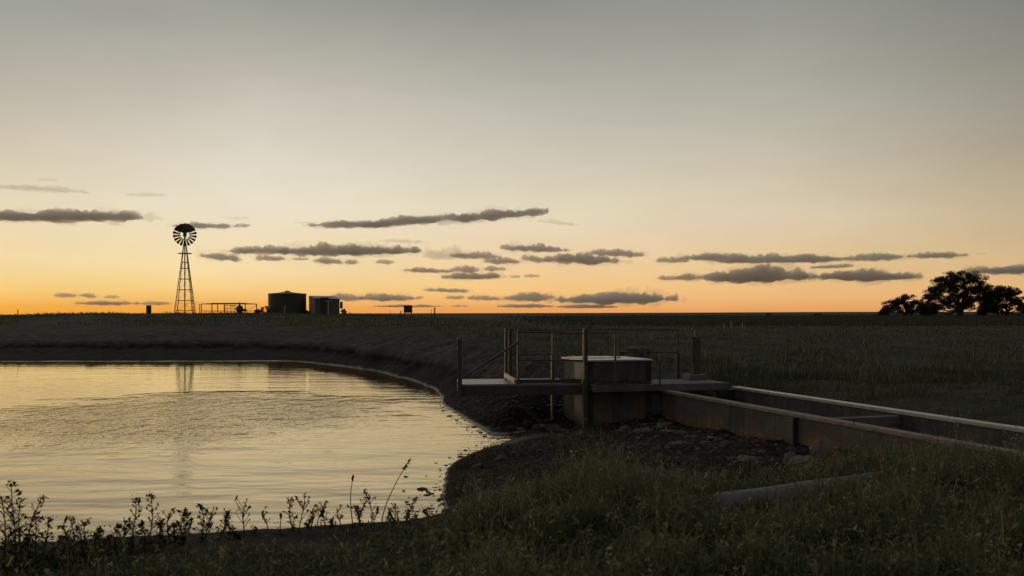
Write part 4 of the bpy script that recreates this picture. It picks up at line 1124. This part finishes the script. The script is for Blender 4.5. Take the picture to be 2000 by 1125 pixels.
# ------------------------------------------------------------------ weeds along the crest of the near bank
def weed(px, py_top, d, label, seed, kind='mustard', lean=0.0, grp=None):
    rg = np.random.default_rng(seed); x = (px - 1000) / FPX * d; z0 = zat(x, d); H = P(px, py_top, d).z - z0
    H = max(H, .08); parts = []; V = []; F = []
    mb = MB(); top = Vector((lean * H, 0, H)); pt = lambda f: Vector((lean * H * f * f + .012 * math.sin(f * 5 + seed), .01 * math.sin(f * 4 + seed), H * f - .03))
    mb.tube([pt(f) for f in np.linspace(0, 1, 7)], [.006, .0055, .005, .0045, .004, .0035, .003], 5)
    pods = []; lf = []
    def branch(f, a, L, up=.6):
        b0 = pt(f); dr = Vector((math.cos(a), math.sin(a) * .8, up)).normalized(); b1 = b0 + dr * L + Vector((0, 0, L * .15)); mb.tube([b0, b0.lerp(b1, .55) + Vector((0, 0, -.004)), b1], [.003, .0026, .0022], 4); return b1
    if kind == 'mustard':
        nb = int(8 + H * 26)
        for k in range(nb):
            f = .30 + .68 * k / nb; L = H * (.20 * (1 - f) + .05) * rg.uniform(.7, 1.3); tip = branch(f, rg.choice([0, math.pi]) + rg.normal(0, .7), L)
            for _ in range(3): pods.append(tip + Vector(rg.normal(0, .006, 3)))
        for _ in range(26): pods.append(pt(1) + Vector((rg.normal(0, .016), rg.normal(0, .016), rg.normal(-.008, .014))))
        for k in range(int(16 + 60 * H)):
            f = rg.uniform(.02, .72); b0 = pt(f); a = rg.uniform(0, 6.28); L = rg.uniform(.03, .075) * (1.25 - f)
            dr = Vector((math.cos(a), math.sin(a), rg.uniform(-.1, 1.1))).normalized(); sd_ = dr.cross(Vector((0, 0, 1))).normalized() * L * .20
            lf.append((b0, b0 + dr * L * .55 + sd_, b0 + dr * L + Vector((0, 0, -.2 * L)), b0 + dr * L * .55 - sd_))
    elif kind == 'branched':
        for k in range(int(5 + H * 12)):
            f = rg.uniform(.3, .9); tip = branch(f, rg.choice([0, math.pi]) + rg.normal(0, .5), H * rg.uniform(.12, .3), 1.2)
            for _ in range(4): pods.append(tip + Vector(rg.normal(0, .007, 3)))
        for k in range(20): pods.append(pt(rg.uniform(.6, 1)) + Vector(rg.normal(0, .007, 3)))
    else:
        for k in range(30): pods.append(pt(rg.uniform(.84, 1)) + Vector(rg.normal(0, .004, 3)))
    V0 = np.array([tuple(v) for v in mb.v]); qf = [f for f in mb.f if len(f) == 4]; tf = [f for f in mb.f if len(f) == 5]
    tri = [(f[0], f[i], f[i + 1]) for f in tf for i in (1, 2, 3)]
    parts.append((V0, [np.array(qf)] + ([np.array(tri)] if tri else []), np.full(len(V0), .4)))
    cpods = np.array([tuple(v) for v in pods]); parts.append(leaves(cpods, rg.lognormal(-4.35, .38, len(pods)), rg.uniform(0, .8, len(pods)), seed + 1, .9))
    if lf: parts.append((np.array([tuple(v) for q_ in lf for v in q_]), np.arange(len(lf) * 4).reshape(-1, 4), np.repeat(rg.uniform(0, .8, len(lf)), 4)))
    Vm, Fm, tm = merge(parts); o = npmesh('weed', Vm, Fm, M['weed'], {'tint': tm}); o.location = (x, d, z0)
    return tag(o, label, 'weed', grp or 'weeds on the crest of the near bank')


WEEDS = [
    (6, 962, 6.6, 'bushy seeding weed cut by the left edge of the picture', 'mustard', 0), (26, 934, 6.7, 'tallest bushy weed at the far left, standing over its neighbours', 'mustard', 0), (44, 965, 6.9, 'seeding weed close against the right side of the tallest weed', 'mustard', .05), (80, 964, 6.9, 'seeding weed leaning right beside the tall clump at the left', 'mustard', .18), (64, 1000, 6.7, 'short weed in front of the right leaning weed', 'mustard', -.1),
    (92, 1004, 7.1, 'low bushy weed right of the right leaning weed', 'mustard', .05), (124, 1018, 7.2, 'small weed in the gap right of the left clump', 'mustard', 0), (142, 1004, 7.3, 'slim short weed with a knobbed tip between low weeds', 'mustard', 0), (171, 1010, 7.3, 'short weed bearing few side twigs, left of the low round weed', 'mustard', .1), (196, 1024, 7.4, 'lowest round weed between the left clump and the two slender weeds', 'mustard', -.1), (229, 1020, 7.4, 'squat weed left of the two slender weeds', 'mustard', 0),
    (262, 966, 7.5, 'slender weed with spreading twigs, left of a slender pair', 'mustard', 0), (294, 961, 7.6, 'slender weed with a small head, right of a slender pair', 'mustard', 0), (280, 1014, 7.5, 'low weed at the foot between the two slender weeds', 'mustard', 0), (316, 1002, 7.7, 'short weed at the left of the dense thicket on the bank', 'branched', 0), (332, 994, 7.8, 'upright stem in the dense thicket on the bank', 'branched', .05), (357, 990, 7.8, 'upright stem at the right of the dense thicket', 'mustard', 0), (372, 1004, 7.9, 'low weed right of the dense thicket', 'branched', .1), (391, 980, 7.9, 'weed with a crowned head leaning slightly left', 'mustard', -.08), (421, 982, 8.0, 'thin weed leaning right with bare twigs', 'branched', .3), (446, 998, 8.1, 'small fan shaped weed standing by itself', 'mustard', 0), (484, 966, 8.1, 'thin forked weed with two bare arms over the water', 'branched', .12), (499, 1022, 8.2, 'tiny weed right of the forked weed', 'branched', 0),
    (545, 996, 8.3, 'thin bare stalk leaning left by the crest', 'stalk', -.12), (594, 958, 8.4, 'pointed slim stalk rising from a low thicket', 'branched', .08), (612, 986, 8.5, 'thin twiggy weed right of the pointed stalk', 'branched', .1), (632, 984, 8.6, 'twiggy weed in the middle of the crest thicket', 'branched', 0), (660, 988, 8.7, 'twiggy weed left of the tall dark stalk', 'branched', -.1), (689, 920, 8.8, 'tall dark single stalk rising high over the water', 'stalk', .02), (712, 972, 9.0, 'twiggy weed right of the tall dark stalk', 'branched', .15), (736, 984, 9.1, 'low twiggy weed at the root of the long leaning stem', 'branched', .1), (803, 890, 9.2, 'long thin grass stem leaning far right over the water', 'stalk', .42), (774, 976, 9.3, 'small twiggy weed right of the long leaning stem', 'branched', .1), (832, 988, 9.6, 'last small weed at the right end of the crest', 'branched', 0)]
for k, (px, py, d, lab, kind, ln) in enumerate(WEEDS):
    H_ = abs(P(px, py, d).z - zat((px - 1000) / FPX * d, d)); base_px = px - ln * max(H_, .08) * FPX / d
    weed(base_px, py, d, lab, 200 + k, kind, ln)


for k in range(30):
    px = [12, 36, 58, 74, 104, 112, 134, 156, 162, 184, 206, 214, 240, 252, 306, 324, 344, 364, 405, 432, 462, 520, 568, 604, 622, 648, 700, 724, 760, 800][k]
    d_ = 6.6 + 2.9 * px / 800 - .1 * (k % 3); g_z = zat((px - 1000) / FPX * d_, d_); py_ = HZ + (EYE - g_z - (.10 + .05 * ((k * 7) % 5))) * FPX / d_
    weed(px, py_, d_, 'small leafy weed in the low fringe along the crest of the near bank', 300 + k, 'mustard' if k % 3 else 'branched', .1 * ((k % 5) - 2), 'low fringe of weeds on the crest')


# ------------------------------------------------------------------ bushes and trees on the skyline
def bush(px, py, d, w, h, seed, label):
    p = P(px, py, d); p.z = zat(p.x, p.y); rg = np.random.default_rng(seed); n = 700
    c = rg.normal(0, 1, (n, 3)); c /= np.linalg.norm(c, axis=1)[:, None]; c *= rg.uniform(.3, 1, n)[:, None] ** .4
    c = c * np.array([w / 2, w / 2, h / 2]) + np.array([0, 0, h * .45]); c += fbm(c[:, 0] * 4, c[:, 2] * 4, seed, 2)[:, None] * .12
    V, F, t = leaves(c, rg.uniform(.05, .11, n), rg.uniform(0, .8, n), seed)
    o = npmesh('bush', V, F, M['leaf'], {'tint': t}); o.location = p; return tag(o, label, 'bush', 'bushes beside the tank and the shed')


bush(518, 611, 102, 1.1, .75, 1, 'dark low bush hugging the left side of the green tank')
bush(503, 612, 101, .7, .4, 4, 'smallest bush, between the pipe yard and the green tank')
bush(600, 612, 103, .5, .4, 2, 'small bush in the gap between tank and shed')
bush(1501, 609.5, 185, .9, .8, 6, 'tiny bump of scrub alone on the horizon above the pasture')
bush(1598, 609.5, 185, 1.6, .6, 7, 'low double bump of scrub on the horizon, between the lone bump and the trees')
bush(671, 612, 101, .55, .5, 3, 'small round bush by the right corner of the shed')
plant_tuft('tall_weed', 325, 613, 98, 14, .62, 'tall thin weed on the skyline left of the windmill', 'weed', 12, .1)
plant_tuft('tall_weed', 71, 618, 90, 12, .5, 'thin weed on the skyline right of the slim stake', 'weed', 13, .06)
plant_tuft('tall_weed', 87, 617, 90, 14, .6, 'drooping weed on the skyline at the left, second from the slim stake', 'weed', 14, .1)


def tree(px, d, spec, seed, label):
    """spec: (half width, height, trunk height, blobs)"""
    rg = np.random.default_rng(seed); x = (px - 1000) / FPX * d; z0 = zat(x, d) - .1
    t = empty('tree', (x, d, z0), label, 'tree', 'trees on the right skyline')
    hw, H, blobs, nstem = spec
    tr = MB(); cl = []
    # crown clusters along the crown outline and inside it
    for k in range(blobs):
        u = rg.uniform(-1, 1); top = H * math.sqrt(max(.05, 1 - abs(u) ** 2.3)) ; v = rg.uniform(.10, 1.0) ** .70
        cl.append((u * hw * .93, rg.uniform(-.55, .55) * hw * math.sqrt(1 - u * u * .8), top * v * .90, rg.uniform(.45, .95) * (.60 + .05 * H)))
    for k in range(nstem):
        bx = rg.uniform(-.12, .12) * hw if nstem > 1 else 0
        for j in range(5):
            c = cl[int(rg.integers(0, len(cl)))]; mid = Vector((bx + (c[0] - bx) * .35 + rg.normal(0, .15), c[1] * .3, c[2] * .5))
            tr.tube([(bx, 0, -.2), (bx + (c[0] - bx) * .08, 0, H * .14), mid, (c[0], c[1], c[2])], [.055 * H * .6, .045 * H * .6, .024 * H * .6, .006 * H], 7)
    tr.build('trunk', M['bark'], t, smooth=True)
    C_, Sz = [], []
    for cx, cy, cz, r in cl:
        n = int(330 * r * r) + 90
        q = rg.normal(0, 1, (n, 3)); q /= np.linalg.norm(q, axis=1)[:, None]; q *= (rg.uniform(0, 1, n) ** .45)[:, None] * r * np.array([1.15, 1.1, .80]); q += np.array([cx, cy, cz])
        gap = fbm(q[:, 0] * 1.2 + q[:, 1] * .35, q[:, 2] * 1.4 + q[:, 1] * .3, seed + 40, 3); q = q[gap > -.09]
        C_.append(q)
    C_ = np.concatenate(C_); C_ = C_[C_[:, 2] > .15]
    V, F, tt = leaves(C_, rg.uniform(.09, .22, len(C_)), np.clip(rg.beta(2, 2, len(C_)) * .9, 0, 1), seed, .8)
    o = npmesh('crown', V, F, M['leaf'], {'tint': tt}); o.parent = t
    return t


tree(1766, 186, (4.5, 4.3, 120, 2), 3, 'lowest bushy tree at the left end of the skyline group')
tree(1875, 190, (6.9, 9.4, 285, 4), 5, 'tallest broad tree in the middle of the skyline group')
tree(1962, 188, (4.6, 6.4, 165, 3), 8, 'rounded tree at the right end of the skyline group')


# ------------------------------------------------------------------ clouds: bodies of thin vapour kilometres away
def cloud_mat(name, dens, col):
    m = bpy.data.materials.new(name); m.use_nodes = True; n = m.node_tree; n.nodes.clear()
    o = nd(n, 'ShaderNodeOutputMaterial'); v = nd(n, 'ShaderNodeVolumePrincipled')
    v.inputs['Color'].default_value = col + (1,); v.inputs['Density'].default_value = dens; v.inputs['Anisotropy'].default_value = .55
    n.links.new(v.outputs[0], o.inputs['Volume'])
    return m


CD = 9000.0
M['veil'] = cloud_mat('veil_vapour', .0011, (.97, .92, .87))
M['cloud'] = cloud_mat('cloud_vapour', .0125, (.985, .935, .875)); M['wisp'] = cloud_mat('thin_vapour', .0022, (.97, .92, .87))


def cloud(x0, x1, yt, yb, label, seed, tilt=0.0, m_='cloud', ragged=1.0, veil=None):
    """lens shaped body with a billowed top and a flatter base; tilt = rise in px from left to right end"""
    px_m = CD / FPX; W = (x1 - x0) * px_m; Hh = (yb - yt) * px_m * 1.12; Dp = min(max(W * .45, Hh * 2.0), 420.0)
    c = P((x0 + x1) / 2, (yt + yb) / 2, CD)
    ns = int(min(300, max(40, (x1 - x0) * 1.2))); ntt = 28
    s_ = np.linspace(-1, 1, ns); t_ = np.linspace(-1, 1, ntt); Sg, Tg = np.meshgrid(s_, t_, indexing='ij')
    X = Sg * W / 2; Y = Tg * Dp / 2
    fx = X / (Hh + 1e-6); fy = Y / (Hh * 2.0 + 1e-6)
    body = 1 - np.abs(Sg) ** 2.2 - np.abs(Tg) ** 2.4
    env = np.clip(body + ragged * .50 * (fbm(fx * .95 + seed, fy * .8, seed, 5, .66)) - .02, 0, None)
    env = np.where((np.abs(Sg) > .999) | (np.abs(Tg) > .999), 0, env); env = np.minimum(env, 1.0)
    bil = np.abs(fbm(fx * 1.35 + 3.1 * seed, fy * 1.2, seed + 50, 5, .6))
    prof = .62 + .38 * fbm(fx * .32, fy * .2 + seed, seed + 90, 2)
    up = Hh * .70 * env ** .55 * np.clip(prof * (1.22 - .95 * bil), .10, 1.5)
    lo = -Hh * .30 * env ** .7 * np.clip(.75 + .5 * fbm(fx * .9, fy * .9, seed + 120, 3), .1, 1.4)
    up = np.where(env > 0, up, 0); lo = np.where(env > 0, lo, 0)
    off = tilt * px_m * Sg / 2 - Hh * .20
    V = np.concatenate([np.stack([X, Y, up + off], -1).reshape(-1, 3), np.stack([X, Y, lo + off], -1).reshape(-1, 3)])
    idx = np.arange(ns * ntt).reshape(ns, ntt); any_ = (env[:-1, :-1] > 0) | (env[1:, :-1] > 0) | (env[:-1, 1:] > 0) | (env[1:, 1:] > 0)
    q = np.stack([idx[:-1, :-1], idx[1:, :-1], idx[1:, 1:], idx[:-1, 1:]], -1)[any_]
    # share the rim vertices of the two skins so that the body is closed
    same = (env <= 0).ravel(); low = np.arange(ns * ntt) + ns * ntt; low = np.where(same, np.arange(ns * ntt), low)
    F = np.concatenate([q, low[q][:, ::-1]])
    used = np.unique(F); remap = np.full(len(V), -1); remap[used] = np.arange(len(used))
    o = npmesh('cloud' if veil is None else 'veil', V[used], remap[F], M[m_]); o.location = c
    if veil is not None:
        o.parent = veil; o.location = c - veil.location; return o
    return tag(o, label, 'cloud', 'clouds low over the horizon')


CLOUDS = [
    (-70, 290, 404, 432, 'long dark cloud bar reaching in from the left edge', 0, 'cloud'), (88, 150, 424, 436, 'small shred of cloud under the long left bar', 0, 'cloud'), (-20, 172, 361, 373, 'thin streak of cloud highest at the left', -10, 'wisp'),
    (338, 456, 432, 446, 'flat cloud passing behind the head of the windmill', 0, 'cloud'), (452, 492, 434, 444, 'small cloud just right of the one behind the windmill', 3, 'cloud'), (440, 490, 420, 429, 'faint shred above the cloud behind the windmill', 0, 'wisp'),
    (604, 765, 429, 444, 'left end of the long rising cloud streak', 2, 'cloud'), (705, 910, 418, 438, 'middle stretch of the long rising cloud streak', 18, 'cloud'), (885, 1072, 404, 428, 'right end of the long rising cloud streak', 17, 'cloud'), (845, 955, 420, 438, 'ragged shred below the middle of the rising streak', 10, 'wisp'), (1050, 1132, 427, 439, 'faint thin wisp under the right end of the rising streak', -8, 'wisp'), (572, 608, 430, 437, 'faint shred left of the rising streak', 0, 'wisp'),
    (436, 568, 477, 496, 'left puffs of the long cloud bank above the tank', 0, 'cloud'), (535, 826, 473, 499, 'main body of the long cloud bank above the tank', 3, 'cloud'), (392, 474, 490, 509, 'slanting cloud right of the windmill platform', -9, 'cloud'), (500, 560, 495, 510, 'puffy cloud below the left of the bank above the tank', 0, 'cloud'), (568, 604, 500, 509, 'small oval cloud below the bank above the tank', 0, 'cloud'), (612, 670, 499, 516, 'puff with a drooping right end below the bank above the tank', -4, 'cloud'), (670, 700, 503, 517, 'short round puff right of the drooping puff', 0, 'cloud'), (732, 770, 504, 516, 'lone small puff below the right end of the bank above the tank', 0, 'cloud'), (738, 838, 465, 475, 'thin shred above the right end of the bank above the tank', -3, 'wisp'), (575, 614, 469, 475, 'tiny flat shred above the bank over the tank', 0, 'wisp'),
    (826, 912, 478, 508, 'scattered faint wisps left of the central clouds', 0, 'wisp'), (878, 976, 487, 506, 'flat based cloud leading the central group', -2, 'cloud'), (945, 1022, 498, 516, 'lower cloud tucked right of the leading central cloud', 0, 'cloud'), (976, 1112, 474, 492, 'upper long cloud of the central group', -4, 'cloud'), (1018, 1068, 495, 512, 'small slanting cloud amid the central group', -4, 'cloud'), (1062, 1210, 488, 516, 'largest dark cloud of the central group', -2, 'cloud'), (1148, 1258, 484, 501, 'tapering right end cloud of the central group', -5, 'cloud'), (1220, 1238, 504, 516, 'tiny puff below the tapering cloud', 0, 'wisp'),
    (786, 884, 520, 533, 'flat cloud left of the rounded pair in the centre', -3, 'cloud'), (878, 938, 514, 533, 'rounded cloud atop the pair in the centre', 0, 'cloud'), (943, 988, 516, 530, 'small rounded cloud right of the pair in the centre', 0, 'cloud'), (862, 990, 528, 546, 'wide low cloud at the bottom of the pair in the centre', 2, 'cloud'), (996, 1018, 535, 543, 'tiny cloud right of the wide low cloud', 0, 'cloud'), (1023, 1055, 533, 542, 'second tiny cloud farther right of the wide low cloud', 0, 'cloud'),
    (828, 918, 560, 571, 'thin slanting cloud low above the control cabinet', -3, 'cloud'), (868, 908, 573, 585, 'small cloud low, just right above the dark post', 0, 'cloud'), (912, 982, 573, 587, 'low cloud left of the humped low cloud', -2, 'cloud'), (982, 1084, 566, 589, 'humped low cloud touching the longest low cloud', 2, 'cloud'), (1082, 1322, 564, 594, 'longest low cloud, broad and grey, right of centre', 2, 'cloud'), (970, 1085, 592, 601, 'flattest cloud nearly on the horizon, left of two', 0, 'cloud'), (1086, 1208, 593, 602, 'flattest cloud nearly on the horizon, right of two', 0, 'cloud'),
    (640, 712, 570, 588, 'low grey cloud meeting the roof of the shed', 0, 'cloud'), (700, 815, 570, 588, 'low grey cloud right of the one at the shed roof', 0, 'cloud'), (810, 828, 575, 585, 'tiny low puff right of the clouds by the shed', 0, 'cloud'), (728, 862, 594, 600, 'thin flat cloud behind the control cabinet', 0, 'cloud'), (878, 916, 593, 600, 'tiny flat cloud close to the horizon right of the dark post', 0, 'cloud'),
    (1281, 1347, 497, 514, 'left end puff of the dark bar above the right plain', 0, 'cloud'), (1330, 1480, 489, 510, 'raised left half of the dark bar above the right plain', 0, 'cloud'), (1400, 1658, 494, 514, 'long flat half of the dark bar above the right plain', 4, 'cloud'), (1650, 1765, 489, 510, 'tilted cloud following the dark bar to the right', 4, 'cloud'), (1770, 1888, 490, 504, 'thin peaked cloud above the left of the trees', 2, 'cloud'), (1902, 1928, 491, 498, 'tiny shred right above the tallest tree', 3, 'wisp'), (1358, 1584, 515, 552, 'largest pale cloud body under the dark bar', 2, 'cloud'), (1572, 1792, 521, 549, 'pale cloud body pointing at the trees', 0, 'cloud'), (1283, 1324, 534, 548, 'small ragged cloud leftmost under the dark bar', -2, 'cloud'), (1318, 1368, 529, 548, 'torn puff touching the largest pale cloud', 0, 'cloud'), (1582, 1674, 514, 524, 'thin sliver between the dark bar and the pale clouds', 4, 'cloud'), (1882, 2080, 514, 534, 'flat cloud behind the trees cut by the right edge', 3, 'cloud'),
    (106, 152, 569, 581, 'left of two small low clouds near the left edge', 0, 'cloud'), (153, 190, 569, 582, 'right of two small low clouds near the left edge', -4, 'cloud'), (202, 234, 574, 583, 'tiny low cloud above the thin flat left cloud', 0, 'cloud'), (150, 270, 585, 596, 'thin flat cloud close over the left horizon', 0, 'cloud'), (272, 338, 586, 596, 'thin flat cloud above the upright drum', 0, 'cloud'), (345, 410, 588, 595, 'faint flat cloud behind the legs of the windmill', 0, 'wisp'), (238, 330, 374, 384, 'faint thin wisp high above the windmill', 0, 'wisp'), (72, 116, 344, 354, 'faintest wisp high at the left', 0, 'wisp')]
for k, (x0, x1, yt, yb, lab, tl, mm) in enumerate(CLOUDS):
    o = cloud(x0, x1, yt, yb, lab, 5 + k * 7, tl, mm, 1.15 if mm == 'cloud' else 1.5)
    if mm == 'cloud' and x1 - x0 > 24:     # feathered edge of thinner vapour round the body
        w_, h_ = x1 - x0, yb - yt; cloud(x0 - .06 * w_ - 3, x1 + .06 * w_ + 3, yt - .16 * h_, yb + .16 * h_, '', 900 + k * 5, tl * 1.1, 'veil', 1.9, o)
